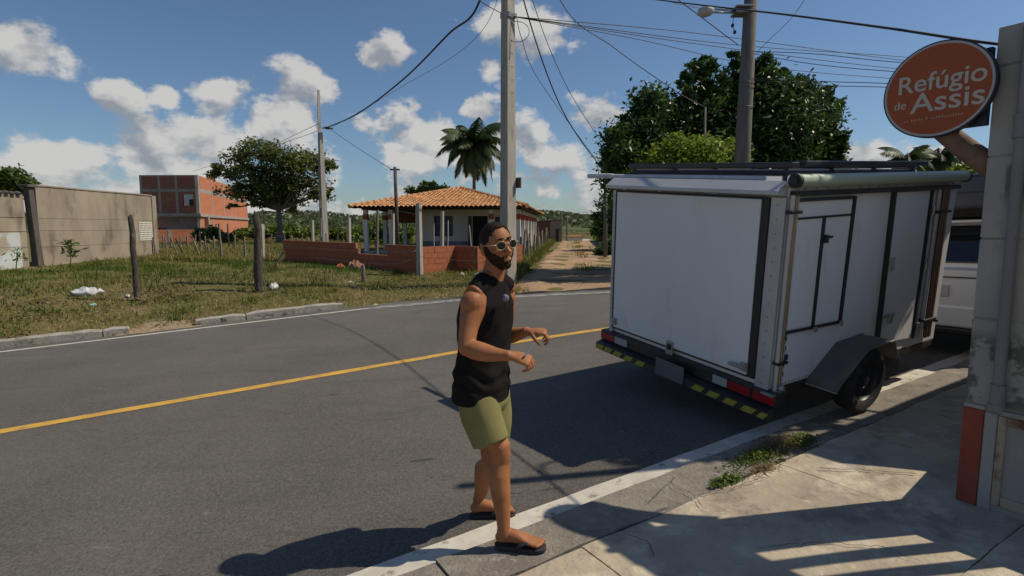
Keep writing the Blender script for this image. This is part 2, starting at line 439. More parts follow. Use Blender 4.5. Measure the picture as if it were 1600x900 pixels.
def onroad(x, y):
    r = ray(x, y); Y = 1.0
    for _ in range(40):
        Y = r.y * planez(r.x / r.y * Y, Y) / r.z if abs(r.z) > 1e-6 else Y
    return Vector((r.x / r.y * Y, Y, float(planez(r.x / r.y * Y, Y))))

def grid_sheet(name, m, us, vs, fx, kind='structure'):
    """sheet over parameters us x vs; fx(u,v) -> (X,Y,Z) arrays"""
    U, V = np.meshgrid(us, vs, indexing='ij')
    P = np.stack(fx(U, V), -1).reshape(-1, 3)
    nu, nv = len(us), len(vs)
    i, j = np.meshgrid(np.arange(nu - 1), np.arange(nv - 1), indexing='ij')
    a = (i * nv + j).ravel()
    F = np.stack([a, a + nv, a + nv + 1, a + 1], 1)
    o = np_mesh(name, P, F, m, smooth=True)
    bm = bmesh.new(); bm.from_mesh(o.data); bmesh.ops.recalc_face_normals(bm, faces=bm.faces)
    if sum(f.normal.z for f in bm.faces) < 0: bmesh.ops.reverse_faces(bm, faces=bm.faces)
    bm.to_mesh(o.data); bm.free()
    if kind: o['kind'] = kind
    return o

ax = np.concatenate([-np.geomspace(700, 26, 26), np.arange(-25.5, 25.6, 0.4), np.geomspace(26, 700, 26)])
ay = np.concatenate([-np.geomspace(300, 9, 16), np.arange(-8, 45, 0.4), np.geomspace(45.5, 1500, 40)])
def _g(U, V):
    Z = groundz(U, V)
    Z = Z + 0.03 * np.sin(U * 2.1 + V) * np.sin(V * 1.7 - U * .6) * sstep((al_pe(U, V)[1] - far_edge(al_pe(U, V)[0]) - .4) / 1.5)
    return U, V, Z
ground = grid_sheet('ground', M['soil'], ax, ay, _g)

# asphalt, near kerb line to ragged far edge
als = np.concatenate([np.arange(-40, -6, 2.0), np.arange(-6, 16, 0.25), np.arange(16, 62, 2.0)])
def _rag(al): return 0.05 * np.sin(al * 3.1) + 0.04 * np.sin(al * 7.7 + 1) + 0.03 * np.sin(al * 17.3)
def _road(U, V):
    pe = 2.33 + V * (far_edge(U) + _rag(U) - 2.33)
    X, Y = xy(U, pe); return X, Y, planez(X, Y)
road = grid_sheet('road', M['asphalt'], als, np.linspace(0, 1, 24), _road)
def stripe(name, m, f0, f1, dz, a0=-40, a1=60, label=None):
    us = als[(als >= a0) & (als <= a1)]
    def fx(U, V):
        pe = f0(U) + V * (f1(U) - f0(U)); X, Y = xy(U, pe); return X, Y, planez(X, Y) + dz
    return grid_sheet(name, m, us, np.array([0, 1.0]), fx)
yl = lambda U: 6.86 + bendf(U, 0.024)
stripe('yellow_line', M['yellow'], lambda U: yl(U) - .078 + .006 * np.sin(U * 6.1), lambda U: yl(U) + .078 + .006 * np.sin(U * 8.3), 0.004)
stripe('edge_line', M['whitepaint'], lambda U: 2.49 + 0 * U, lambda U: 2.655 + 0.004 * np.sin(U * 9), 0.004)
stripe('edge_line', M['whitepaint'], lambda U: far_line(U) - .05, lambda U: far_line(U) + .07, 0.004, -40, 4)
stripe('edge_line', M['wornpaint'], lambda U: far_line(U) - .22 + .04 * np.sin(U * 5), lambda U: far_line(U) + .16 + .03 * np.sin(U * 8), 0.004, 3.75, 60)

# pavement on our side: rough gutter strip then cast slabs with open joints
pav = bpy.data.objects.new('pavement', None); COL.objects.link(pav); tag(pav, kind='structure')
def slab(name, m, a0, a1, p0, p1, dz, parent, step=0.12, wob=0.004, skew=0.0, seed=0, edge_w=0.0):
    us = np.linspace(a0, a1, max(2, int((a1 - a0) / step)))
    vs = np.linspace(0, 1, max(2, int((p1 - p0) / step)))
    b = MB(); nu, nv = len(us), len(vs)
    rr = np.random.default_rng(seed)
    ed0 = rr.normal(0, 0.003, nu); ed1 = rr.normal(0, 0.003, nu)
    for i, a in enumerate(us):
        for j, t in enumerate(vs):
            wv = edge_w * mnoise.noise((a * 2.3, seed * 3.1, 7)) + edge_w * .5 * mnoise.noise((a * 9, seed, 2))
            pe = (p0 + ed0[i] - wv) * (1 - t) + (p1 + ed1[i] + wv * .3) * t
            aa = a + skew * (pe - p0)
            X, Y = xy(aa, pe)
            z = float(planez(X, Y)) + dz + wob * mnoise.noise((X * 1.5, Y * 1.5, 3 + seed))
            b.v.append((X, Y, z))
    for i in range(nu - 1):
        for j in range(nv - 1):
            k = i * nv + j; b.f.append((k, k + nv, k + nv + 1, k + 1))
    # skirts down to the bed
    rim = [i * nv for i in range(nu)] + [(nu - 1) * nv + j for j in range(1, nv)] + [i * nv + nv - 1 for i in range(nu - 2, -1, -1)] + [j for j in range(nv - 2, 0, -1)]
    o = len(b.v)
    for r in rim: x, y, z = b.v[r]; b.v.append((x, y, z - 0.09))
    n = len(rim)
    for q in range(n): b.f.append((rim[q], rim[(q + 1) % n], o + (q + 1) % n, o + q))
    return b.build(name, m, parent, smooth=35)
for k, (a0, a1) in enumerate([(-14, -3.2), (-3.18, 1.05), (1.06, 4.28), (4.31, 9.5), (9.52, 30)]):
    slab('gutter_strip', M['gutter'], a0, a1, 2.14, 2.475, 0.022 if k != 2 else 0.03, pav, wob=0.012, seed=k, edge_w=0.035)
rows = [(-12, -1.9), (-1.893, 1.72), (1.727, 3.40), (3.407, 5.6), (5.607, 9.0), (9.007, 26)]
for k, (a0, a1) in enumerate(rows):
    slab('slab', M['concrete'], a0, a1, 0.96, 2.13, 0.029, pav, wob=0.010, seed=20 + k)
    slab('slab', M['concrete'], a0 + .35, a1 + .345, -3.0, 0.952, 0.032, pav, wob=0.010, seed=40 + k)

# cracks in the old concrete
M['crack'] = mat('crack_dirt', (0.035, 0.03, 0.025), rough=1.0)
def crack(pts, w, seed):
    rr = random.Random(seed); b = MB(); P = []
    for (a, c) in zip(pts[:-1], pts[1:]):
        p, q = onroad(*a), onroad(*c); n = max(4, int((q - p).length / .03))
        for i in range(n): P.append(p + (q - p) * (i / n) + Vector((rr.gauss(0, .007), rr.gauss(0, .007), 0)))
    for i in range(len(P) - 1):
        d = (P[i + 1] - P[i]).normalized(); s_ = Vector((-d.y, d.x, 0)) * w * rr.uniform(.25, 1) * .5
        for p in (P[i] + s_, P[i] - s_): b.v.append((p.x, p.y, float(planez(p.x, p.y)) + .046))
    for i in range(len(P) - 2): b.f.append((2 * i, 2 * i + 2, 2 * i + 3, 2 * i + 1))
    b.build('crack', M['crack'], pav)
crack([(1045, 765), (1085, 785), (1100, 812)], .008, 1); crack([(1085, 785), (1150, 772), (1205, 752)], .007, 2)
crack([(905, 845), (960, 838), (1010, 858), (1035, 900)], .006, 3); crack([(1280, 742), (1360, 745), (1450, 752)], .010, 4)
crack([(1010, 795), (1045, 765), (1060, 750)], .005, 5); crack([(1420, 640), (1455, 652), (1500, 668)], .008, 6); crack([(1180, 870), (1270, 860), (1380, 868), (1460, 900)], .006, 7)

# sandy lane leaving the road between the house and the big tree
def lane_c(Y): return 0.105 * Y + 0.55
def lane_wl(Y): return 1.9 - .35 * sstep((Y - 26) / 14) + .45 * np.exp(-((Y - 17) / 2) ** 2) - .85 * np.exp(-np.clip(Y - 12.8, 0, 50) / 1.1)
def _lane(U, V):
    # U along Y, V across -1..1; mouth flares to meet the asphalt
    w = np.where(V < 0, lane_wl(U), 1.9 - .35 * sstep((U - 26) / 14) + 4.2 * np.exp(-(U - 12.4) / 2.3)) + 0.12 * np.sin(U * 1.9) + 0.08 * np.sin(U * 5.3)
    X = lane_c(U) + V * w
    edge = np.clip(1 - np.abs(V), 0, 1)
    Z = groundz(X, U) + 0.004 + 0.035 * sstep(edge / 0.22) - 0.03 * np.exp(-((np.abs(V) - 0.5) / 0.18) ** 2) + 0.02 * np.sin(U * 3 + V * 4) * sstep(edge / .3)
    a_, p_ = al_pe(X, U); Z = Z - .12 * (p_ < far_edge(a_) + .02)
    return X, U, Z
ly = np.concatenate([np.arange(11.5, 30, 0.3), np.arange(30, 100, 1.0)])
dirt_road = grid_sheet('dirt_road', M['dirt'], ly, np.linspace(-1, 1, 25), _lane)

# kerb stones left along the far verge
def kerb(segs, name='kerb'):
    k = bpy.data.objects.new(name, None); COL.objects.link(k); tag(k, kind='structure')
    for (a0, a1) in segs:
        b = MB(); n = max(3, int((a1 - a0) / 0.22)); rr = random.Random(int(a0 * 100))
        ring = []
        for i in range(n + 1):
            al = a0 + (a1 - a0) * i / n
            pe = float(far_edge(al)) + 0.03
            tp = 0.15 + rr.uniform(-.012, .012)
            if i in (0, n): tp *= 0.82
            prof = [(0, -.05), (-.005, tp - .03), (.025, tp), (.17, tp + rr.uniform(-.01, .01)), (.2, tp - .03), (.2, -.05)]
            for dp, dz in prof:
                X, Y = xy(al, pe + dp + rr.uniform(-.006, .006)); b.v.append((X, Y, float(planez(X, Y)) + dz))
        m = 6
        for i in range(n):
            for j in range(m): b.f.append((i * m + j, i * m + (j + 1) % m, (i + 1) * m + (j + 1) % m, (i + 1) * m + j))
        b.f.append(tuple(range(m))); b.f.append(tuple(n * m + j for j in range(m - 1, -1, -1)))
        b.build('kerb_stone', M['kerb'], k, smooth=40)
    return k
def al_of(x, y):
    p = onroad(x, y); return float(al_pe(p.x, p.y)[0])
s0 = al_of(203, 519); kerb([(s0 - 6.6, s0 - 4.65), (s0 - 4.63, s0 - 2.7), (s0 - 2.68, s0 - 0.42), (s0 - 0.40, s0)])
a1, a2, a3 = al_of(306, 508), al_of(383, 498), al_of(540, 483)
kerb([(a1, a2 - .01), (a2 + .01, a3)])

# bare sand washed into the gap between the two runs of kerb
M['sand'] = mat('washed_sand', (0.36, 0.27, 0.18), (0.26, 0.20, 0.13), 3, 1.0, 0.02, 20, c3=(0.17, 0.135, 0.08), s3=5, t3=(.52, .66), spec=.1)
def _sand(U, V):
    w = .10 + .55 * np.sin(np.clip((U - s0 + .25) / (a1 - s0 + .35), 0, 1) * PI) + .06 * np.sin(U * 9)
    pe = far_edge(U) - .12 + V * (w + .14); X, Y = xy(U, pe); e = np.minimum(V, 1 - V)
    return X, Y, np.maximum(planez(X, Y) + .005, groundz(X, Y) + .004) + .03 * sstep(e / .4) * sstep((pe - far_edge(U)) / .2)
grid_sheet('sand_patch', M['sand'], np.linspace(s0 - .2, a1 + .1, 26), np.linspace(0, 1, 10), _sand)

# hills far behind
def hill(name, x0, x1, Y, peak, seed):
    us = np.linspace(0, 1, 60); vs = np.linspace(0, 1, 14)
    def fx(U, V):
        X = (x0 + (x1 - x0) * U); YY = Y + V * 160
        h = peak * (0.55 + 0.45 * np.sin(U * PI) + 0.10 * np.sin(U * 17 + seed) + 0.06 * np.sin(U * 41 + seed * 2)) * np.sin(np.clip(V * 1.5, 0, 1) * PI / 2)
        return X, YY, -2.5 + h
    return grid_sheet(name, M['leafhill'], us, vs, fx)
M['leafhill'] = mat('wooded_hillside', (0.08, 0.105, 0.045), (0.13, 0.15, 0.065), 0.09, 1.0, c3=(0.055, 0.075, 0.035), s3=0.3, t3=(0.5, 0.62), bump=1.5, bscale=0.25, spec=0.1)
hill('hill', -260, -40, 260, 9.5, 1)
hill('hill', -75, 110, 290, 7.5, 2.2)
hill('hill', -520, -200, 300, 7.5, 4)
hill('hill', 80, 420, 300, 8.0, 5)
# ------------------------------------------------------------------ foliage builders
def leaf_quads(P, L, W, tone, up=0.35, fold=0.0, rg=None, droop=None):
    """one diamond leaf (2 tris) per point"""
    rg = rg or rng
    n = len(P)
    d = rg.normal(0, 1, (n, 3)); d[:, 2] *= 0.7
    if droop is not None: d[:, 2] += droop
    d /= np.linalg.norm(d, axis=1)[:, None]
    nrm = rg.normal(0, 0.75, (n, 3)); nrm[:, 2] += up * 2
    s = np.cross(d, nrm); s /= (np.linalg.norm(s, axis=1)[:, None] + 1e-6)
    L = (np.asarray(L) * rg.uniform(0.7, 1.25, n))[:, None]; W = (np.asarray(W) * rg.uniform(0.75, 1.2, n))[:, None]
    a = P - d * L * .5; c = P + d * L * .5; b = P + s * W * .5 - d * L * .08; e = P - s * W * .5 - d * L * .08
    V = np.stack([a, b, c, e], 1).reshape(-1, 3)
    F = np.arange(n * 4).reshape(n, 4)
    col = np.repeat(np.clip(tone, 0, 1), 4)[:, None] * np.ones(4); col[:, 3] = 1
    return V, F, col
def crown_points(blobs, clumps, per, rg, spread=0.2, shell=(0.55, 1.0)):
    """blobs: (centre, (rx,ry,rz)); leaf clumps on their shells, leaves gathered round each clump"""
    vol = np.array([b[1][0] * b[1][1] * b[1][2] for b in blobs]) ** (2 / 3); vol /= vol.sum()
    pts = []; cl = []; tone = []
    for (c, r), w in zip(blobs, vol):
        k = max(3, int(clumps * w))
        d = rg.normal(0, 1, (k, 3)); d /= np.linalg.norm(d, axis=1)[:, None]
        q = np.array(c) + d * np.array(r) * rg.uniform(shell[0], shell[1], k)[:, None]
        cl.append(q)
        sg = spread * (r[0] + r[1] + r[2]) / 3
        ti = rg.uniform(0.15, 0.85, k)
        for i in range(k):
            m = int(per * rg.uniform(0.6, 1.4))
            g = rg.normal(0, sg, (m, 3)) * np.array([1, 1, 0.72])
            pts.append(q[i] + g); tone.append(np.clip(ti[i] + rg.normal(0, 0.16, m), 0, 1))
    return np.concatenate(pts), np.concatenate(cl), np.concatenate(tone)
def limb(b, p, q, r0, r1, rg, n=5, wig=0.08, sides=6):
    p = np.array(p, float); q = np.array(q, float); Ln = np.linalg.norm(q - p)
    pts = []; rad = []
    for i in range(n + 1):
        t = i / n
        w = rg.normal(0, wig * Ln * .5, 3) * math.sin(PI * t)
        pts.append(tuple(p + (q - p) * t + w + np.array([0, 0, 0.10 * Ln * math.sin(PI * t) * 0.4]))); rad.append(r0 + (r1 - r0) * t)
    b.tube(pts, rad, sides)
def tree(name, label, base, blobs, m_leaf, clumps, per, leaf, tone_shift=0.0, trunk_top=None, r0=0.25, group=None, seed=1,
         spread=0.2, cat='tree', shell=(0.55, 1.0), boughs=26, lean=None, up=0.35, nlimb=99):
    rg = np.random.default_rng(seed)
    t = thing(name, label, cat, base, group)
    P, C, tone = crown_points(blobs, clumps, per, rg, spread, shell)
    V, F, col = leaf_quads(P, leaf[0], leaf[1], tone + tone_shift, rg=rg, up=up)
    np_mesh('crown', V, F, m_leaf, col, t)
    b = MB()
    tt = Vector(trunk_top) if trunk_top is not None else Vector(base) * .5 + Vector(blobs[0][0]) * .5
    mid = (Vector(base) + tt) / 2 + Vector((rg.normal(0, .1) * r0 * 3, rg.normal(0, .1) * r0, 0))
    bb = Vector(base) - Vector((0, 0, .25))
    b.tube([bb, Vector(base) + Vector((0, 0, .25)), mid, tt], [r0 * 1.5, r0 * 1.08, r0 * .88, r0 * .7], 9)
    for (c, r) in blobs[:nlimb]:
        limb(b, tt, c, r0 * .55, r0 * .18, rg)
    idx = rg.choice(len(C), min(boughs, len(C)), replace=False)
    cs = np.array([bl[0] for bl in blobs])
    for i in idx:
        k = np.argmin(np.linalg.norm(cs - C[i], axis=1))
        limb(b, cs[k] * .8 + np.array(tt) * .2, C[i], r0 * .2, r0 * .06, rg, 3, sides=4)
    b.build('trunk', M['bark'], t, smooth=True)
    return t
def pb(x, y, rx, ry, Y, depth=None):
    """crown lobe centred on a pixel at distance Y, radii given in photograph pixels"""
    k = Y / FPX
    return (tuple(at(x, y, Y)), (rx * k, (depth or rx) * k, ry * k))

# tree in the field beside the orange building
B = gp(436, 371)
Yf = 50.0
bx = at(436, 372, Yf); bx.z = gz(bx.x, bx.y)
fb = []
for (x, y, rx, ry, dy) in [(402, 234, 36, 17, 0), (372, 246, 24, 12, 1), (440, 246, 48, 20, -1), (478, 254, 40, 18, 1), (505, 262, 18, 18, 0), (352, 272, 26, 9, 1),
                       (392, 268, 34, 16, 0), (372, 300, 30, 12, -1), (425, 282, 46, 20, 1), (470, 284, 38, 20, 0), (450, 300, 34, 14, 1), (405, 296, 30, 14, -1), (496, 305, 24, 12, 0), (405, 316, 24, 10, -1),
                       (455, 318, 26, 12, 1), (340, 262, 14, 5, 0), (428, 306, 26, 7, 2), (510, 300, 12, 10, 0), (360, 322, 12, 6, 0)]:
    fb.append(pb(x, y, rx, ry, Yf + dy))
tree('broad_tree', 'broad spreading green tree standing alone in the field right of the orange brick building', bx, fb, M['leaf_field'], 640, 30, (0.32, 0.17),
     0.18, at(436, 328, Yf), 0.27, seed=11, spread=0.17, shell=(0.35, 1.0), boughs=60, up=0.9)

# big dark glossy tree behind the trailer
Yb = 19.0
bb = at(1165, 440, Yb); bb.z = gz(bb.x, bb.y)
gb = []
for (x, y, rx, ry, dy) in [(1098, 160, 38, 40, 0), (1098, 120, 16, 28, 0), (1050, 198, 40, 40, 0), (1018, 170, 32, 34, -0.5), (1000, 215, 32, 32, -0.8), (1210, 158, 42, 44, 0), (1190, 122, 18, 26, 0), (1250, 180, 36, 46, -.4),
                       (1275, 200, 36, 50, 0), (1150, 178, 55, 65, .8), (1146, 128, 18, 30, .3), (1225, 210, 58, 55, -.6), (1292, 240, 24, 38, 0), (1125, 230, 70, 55, .5), (968, 240, 26, 38, -1.2),
                       (960, 268, 20, 26, 1.0), (1050, 250, 52, 45, .6), (1200, 255, 70, 40, 0), (1170, 300, 120, 40, .5), (1020, 290, 60, 36, .6), (1000, 330, 40, 30, 1)]:
    gb.append(pb(x, y, rx, ry, Yb + dy, 62 if x < 1030 else None))
rgo = np.random.default_rng(123)
cont = [(948, 238), (962, 214), (976, 182), (990, 164), (1010, 144), (1026, 148), (1040, 152), (1059, 146), (1072, 124), (1085, 104), (1101, 82), (1115, 94), (1130, 118), (1149, 86), (1168, 100), (1189, 90), (1205, 104),
        (1221, 104), (1242, 122), (1261, 124), (1276, 140), (1290, 142), (1304, 160), (1300, 184), (1315, 206), (1309, 228), (1318, 250)]
for (px, py) in cont:                                 # shoots that break up the outline
    gb.append(pb(px + rgo.uniform(-3, 3), py + 10, rgo.uniform(8, 14), rgo.uniform(14, 24), Yb + rgo.uniform(-1.0, 1.0)))
tree('glossy_tree', 'large dense dark tree with glossy leaves rising behind the white trailer', bb, gb, M['leaf_dark'], 1500, 40, (0.20, 0.085),
     0.0, at(1165, 290, Yb), 0.22, seed=12, spread=0.24, boughs=20, up=0.6, nlimb=8)
# dark mass inside the crown so that little sky shows through its middle
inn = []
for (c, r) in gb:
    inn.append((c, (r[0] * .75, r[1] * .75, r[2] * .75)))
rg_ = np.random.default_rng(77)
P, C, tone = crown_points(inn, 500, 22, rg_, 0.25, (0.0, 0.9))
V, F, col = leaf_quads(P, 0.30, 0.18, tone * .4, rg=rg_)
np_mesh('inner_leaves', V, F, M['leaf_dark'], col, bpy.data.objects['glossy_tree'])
# yellow-green shrub in front of it
Ys = 16.6
sb = at(1075, 430, Ys); sb.z = gz(sb.x, sb.y)
sl = [pb(x, y, rx, ry, Ys + d) for (x, y, rx, ry, d) in [(1070, 232, 42, 20, 0), (1040, 250, 38, 20, .2), (1105, 245, 40, 24, 0), (1010, 262, 28, 16, .3), (995, 276, 26, 14, .4),
      (1078, 262, 60, 24, .2), (1148, 238, 18, 24, 0), (1145, 262, 26, 20, 0), (1060, 222, 16, 12, 0), (1095, 300, 60, 30, .2)]]
tree('light_shrub', 'bright yellow green shrub in front of the dark tree behind the trailer roof', sb, sl, M['leaf_light'], 330, 46, (0.13, 0.07), 0.0, at(1075, 310, Ys), 0.10, seed=13, cat='shrub', spread=0.24)

# crowns peeping over other things
def lump(name, label, cat, x, y, pts, Y, m, clumps, per, leaf, seed, r0=.15, group=None, shift=0):
    b = at(x, y, Y); b.z = gz(b.x, b.y)
    return tree(name, label, b, [pb(px, py, rx, ry, Y + dd) for (px, py, rx, ry, dd) in pts], m, clumps, per, leaf, shift, None, r0, group, seed, cat=cat, boughs=16, spread=.24)
lump('green_tree', 'green leafy crown showing above the far left wall', 'tree', 15, 400, [(12, 278, 26, 14, 0), (38, 290, 18, 10, 0), (-15, 285, 26, 16, 0), (15, 296, 30, 8, 1)], 30, M['leaf_bush'], 120, 40, (0.26, 0.15), 21, shift=-.1)
lump('small_tree', 'thin leafy crown peeping above the tiled roof left of the palm', 'tree', 668, 380, [(668, 291, 12, 7, 0), (655, 298, 18, 5, 0), (688, 296, 18, 4, 0), (700, 298, 12, 3, 1)], 48, M['leaf_bush'], 60, 34, (0.30, 0.16), 22)
lump('bush', 'green bush under the broad tree, left of the tall concrete pole', 'bush', 410, 372, [(385, 365, 18, 6, 0), (412, 362, 18, 7, 0), (448, 361, 22, 8, 0), (474, 363, 18, 6, 0)], 62, M['leaf_bush'], 110, 34, (0.5, 0.28), 23, shift=.2)
lump('bush', 'tall green bush seen through the open porch of the tiled house', 'bush', 590, 385, [(572, 368, 22, 12, 0), (600, 362, 24, 16, 0), (625, 364, 22, 18, 0), (590, 376, 36, 8, 0)], 52, M['leaf_bush'], 170, 36, (0.42, 0.24), 24, shift=.3)
lump('bush', 'green bush between the tall concrete pole and the porch', 'bush', 520, 385, [(520, 368, 16, 8, 0), (538, 371, 14, 8, 0)], 56, M['leaf_bush'], 90, 34, (0.45, 0.26), 25, shift=.12)
lump('bush', 'small bush before the orange wall behind the ragged stake fence', 'bush', 325, 378, [(312, 366, 10, 8, 0), (334, 364, 12, 9, 0), (352, 372, 14, 6, 0)], 50, M['leaf_bush'], 60, 30, (0.32, 0.18), 26)
lump('hedge_tree', 'dark leafy tree by the lane just left of the trailer', 'tree', 946, 400, [(940, 340, 13, 18, 0), (950, 330, 18, 24, 0), (960, 352, 22, 24, 0), (935, 358, 10, 14, 0), (975, 330, 30, 40, 1), (985, 370, 30, 30, 1)], 34, M['leaf_dark'], 260, 40, (0.24, 0.13), 27, shift=.25, r0=.2)
lump('hedge_tree', 'low dark bush at the foot of the wall on the right of the lane', 'bush', 950, 405, [(950, 392, 18, 12, 0), (968, 386, 20, 16, 0), (938, 397, 8, 6, 0)], 29, M['leaf_dark'], 90, 36, (0.2, 0.11), 28, shift=.1, r0=.06)
lump('bush', 'leafy banana like bush above the dark roof box at the right', 'bush', 1515, 420, [(1515, 272, 26, 11, 0), (1535, 268, 22, 14, 0), (1500, 280, 20, 9, 0), (1545, 290, 30, 16, 0)], 16, M['leaf_light'], 110, 40, (0.28, 0.10), 29, shift=.2)

# tree behind the street wall, out of frame to the right; its leaves dapple the side of the trailer
yb = Vector((6.6, 4.1, 0)); yb.z = float(planez(6.6, 4.1)) + .03
tree('yard_tree', 'leafy tree behind the wall out of frame at the right, shading the trailer side', yb, [((5.0, 4.42, 3.05), (.45, .22, .50)), ((5.4, 4.85, 2.72), (.42, .28, .42)), ((5.85, 5.3, 2.65), (.35, .28, .28)), ((5.3, 4.45, 3.5), (.45, .25, .3))],
     M['leaf_dark'], 150, 44, (0.17, 0.06), 0.2, (6.1, 4.6, 2.1), .06, seed=15, spread=.24)

# palms
def palm(label, base, top, R, fronds, seed, group=None, r0=.17, droop=1.0):
    rg = np.random.default_rng(seed)
    t = thing('palm_tree', label, 'palm', base, group)
    Vs, Fs, Cs, off = [], [], [], 0
    rb = MB()
    for i in range(fronds):
        az = 2 * PI * (i * 0.381966 + rg.uniform(-.04, .04)); el = math.radians(rg.uniform(72, 84) - 118 * (i / fronds) ** 0.9)
        Ln = R * rg.uniform(.85, 1.1)
        p = np.array(top, float); n = 14; step = Ln / n; ang = el
        h = np.array([math.cos(az), math.sin(az), 0]); pts = [p.copy()]; ds = []
        for k in range(n):
            d = h * math.cos(ang) + np.array([0, 0, math.sin(ang)])
            ds.append(d); p = p + d * step; pts.append(p.copy())
            ang -= math.radians(rg.uniform(4.5, 8.5)) * droop * (1 if ang > -1.35 else 0)
        rb.tube(pts[::2] + [pts[-1]], [.030 * R / 2.6 * (1 - .8 * j / 8) for j in range(len(pts[::2]) + 1)], 3)
        side = np.cross(h, [0, 0, 1.0])
        tone0 = rg.uniform(.1, .6) + (.4 if i > fronds * .8 else 0)
        for k in range(2, n + 1):
            for sub in range(5):
                q = pts[k - 1] + (pts[k] - pts[k - 1]) * (sub / 5)
                for sg in (-1, 1):
                    ll = R * .31 * math.sin(PI * min(1, (k + sub / 5) / n * .86 + .1)) * rg.uniform(.8, 1.1)
                    dd = side * sg * .75 + ds[k - 1] * .55 + np.array([0, 0, -.55 - rg.uniform(0, .35)])
                    dd /= np.linalg.norm(dd); ww = ds[k - 1] * R * .013
                    m_ = q + dd * ll * .55
                    Vs += [q - ww, q + ww, m_ + ww * .9, m_ - ww * .9, q + dd * ll + np.array([0, 0, -.12 * ll])]
                    Fs += [(off, off + 1, off + 2), (off, off + 2, off + 3), (off + 3, off + 2, off + 4)]
                    off += 5; Cs += [np.clip(tone0 + rg.normal(0, .12), 0, 1)] * 5
    col = np.array(Cs)[:, None] * np.ones(4); col[:, 3] = 1
    np_mesh('fronds', np.array(Vs), np.array(Fs), M['frond'], col, t)
    rb.build('frond_stems', M['frond'], t)
    b = MB(); b0 = Vector(base) - Vector((0, 0, .2)); tp = Vector(top)
    pts = [b0 + (tp - b0) * (i / 12) + Vector((0.02 * math.sin(i), 0, 0)) for i in range(13)]
    b.tube(pts, [r0 * (1.35 if i == 0 else 1.0 - .03 * i + (.03 if i % 2 else 0)) for i in range(13)], 9)
    b.build('trunk', M['bark'], t, smooth=True)
    return t
pbase = at(741, 380, 46); pbase.z = gz(pbase.x, pbase.y)
palm('tall coconut palm rising behind the orange tiled roof', pbase, at(740, 225, 46), 3.5, 38, 31, r0=.17)
for (x, y, Y, R, sd, lb) in [(1417, 250, 21, 1.15, 32, 'left of two small palms above the trailer awning under the orange sign'), (1468, 247, 22, 1.2, 33, 'right of two small palms above the trailer awning under the orange sign')]:
    pz = at(x, 430, Y); pz.z = gz(pz.x, pz.y)
    palm(lb, pz, at(x, y, Y), R, 20, sd, 'small palms behind the trailer', r0=.12)

# ------------------------------------------------------------------ grass, thatch and weeds
def blades(name, P, h, w, tone, m, seed, kind='stuff', flat=0.35):
    rg = np.random.default_rng(seed); n = len(P)
    az = rg.uniform(0, 2 * PI, n); ln = np.abs(rg.normal(0, flat, n)) + .1
    d = np.stack([np.cos(az) * ln, np.sin(az) * ln, np.ones(n)], 1); d /= np.linalg.norm(d, axis=1)[:, None]
    s = np.stack([-np.sin(az), np.cos(az), np.zeros(n)], 1)
    H = (h * rg.uniform(.5, 1.35, n))[:, None]; W = (w * rg.uniform(.7, 1.3, n))[:, None]
    a = P - s * W; b = P + s * W; c = P + d * H * .6 + s * W * .6; e = P + d * H * .6 - s * W * .6
    tip = P + d * H + np.stack([np.cos(az), np.sin(az), -ln], 1) * H * .25
    V = np.stack([a, b, c, e, tip], 1).reshape(-1, 3); k = np.arange(n) * 5
    F = np.concatenate([np.stack([k, k + 1, k + 2], 1), np.stack([k, k + 2, k + 3], 1), np.stack([k + 3, k + 2, k + 4], 1)])
    col = np.repeat(np.clip(tone, 0, 1), 5)[:, None] * np.ones(4); col[:, 3] = 1
    o = np_mesh(name, V, F, m, col)
    if kind: o['kind'] = kind
    return o
def nz(X, Y, s, seed=0):
    # cheap smooth noise for patchiness
    return (np.sin(X * s + seed) * np.cos(Y * s * 1.3 + seed * 2) + .6 * np.sin(X * s * 2.3 + Y * s * 1.7 + seed * 3) + .4 * np.cos(X * s * 4.1 - Y * s * 3.7 + seed)) / 2
rgg = np.random.default_rng(5)
n = 260000
X = rgg.uniform(-26, 5, n); Y = rgg.uniform(9, 34, n)
al, pe = al_pe(X, Y); d = pe - far_edge(al)
lane = lane_c(Y) - X - lane_wl(Y)
dens = np.clip(.5 + .6 * nz(X, Y, .9, 1), .10, 1) * np.clip((d - .12) / .5, 0, 1)
keep = (rgg.uniform(0, 1, n) < dens) & (d > .15) & (lane > -.1 + .25 * nz(X, Y, 2.2, 4)) & (np.abs(X / Y) < 1.02) & (X > -17.7)
X, Y, d = X[keep], Y[keep], d[keep]
dry = np.clip(.30 + .42 * nz(X, Y, .75, 3) + .40 * sstep(1 - d / 2.4) + .30 * sstep((X + 7) / 6) * sstep((17.5 - Y) / 3) - .15 * sstep((d - 3) / 3) + rgg.normal(0, .17, len(X)), 0, 1)
Z = groundz(X, Y)
hh = .085 + .06 * np.clip(nz(X, Y, 1.4, 7), -.5, 1) + .05 * sstep((d - 2) / 4)
blades('verge_grass', np.stack([X, Y, Z - .01], 1), hh, .010, dry, M['grass'], 6, flat=.75)
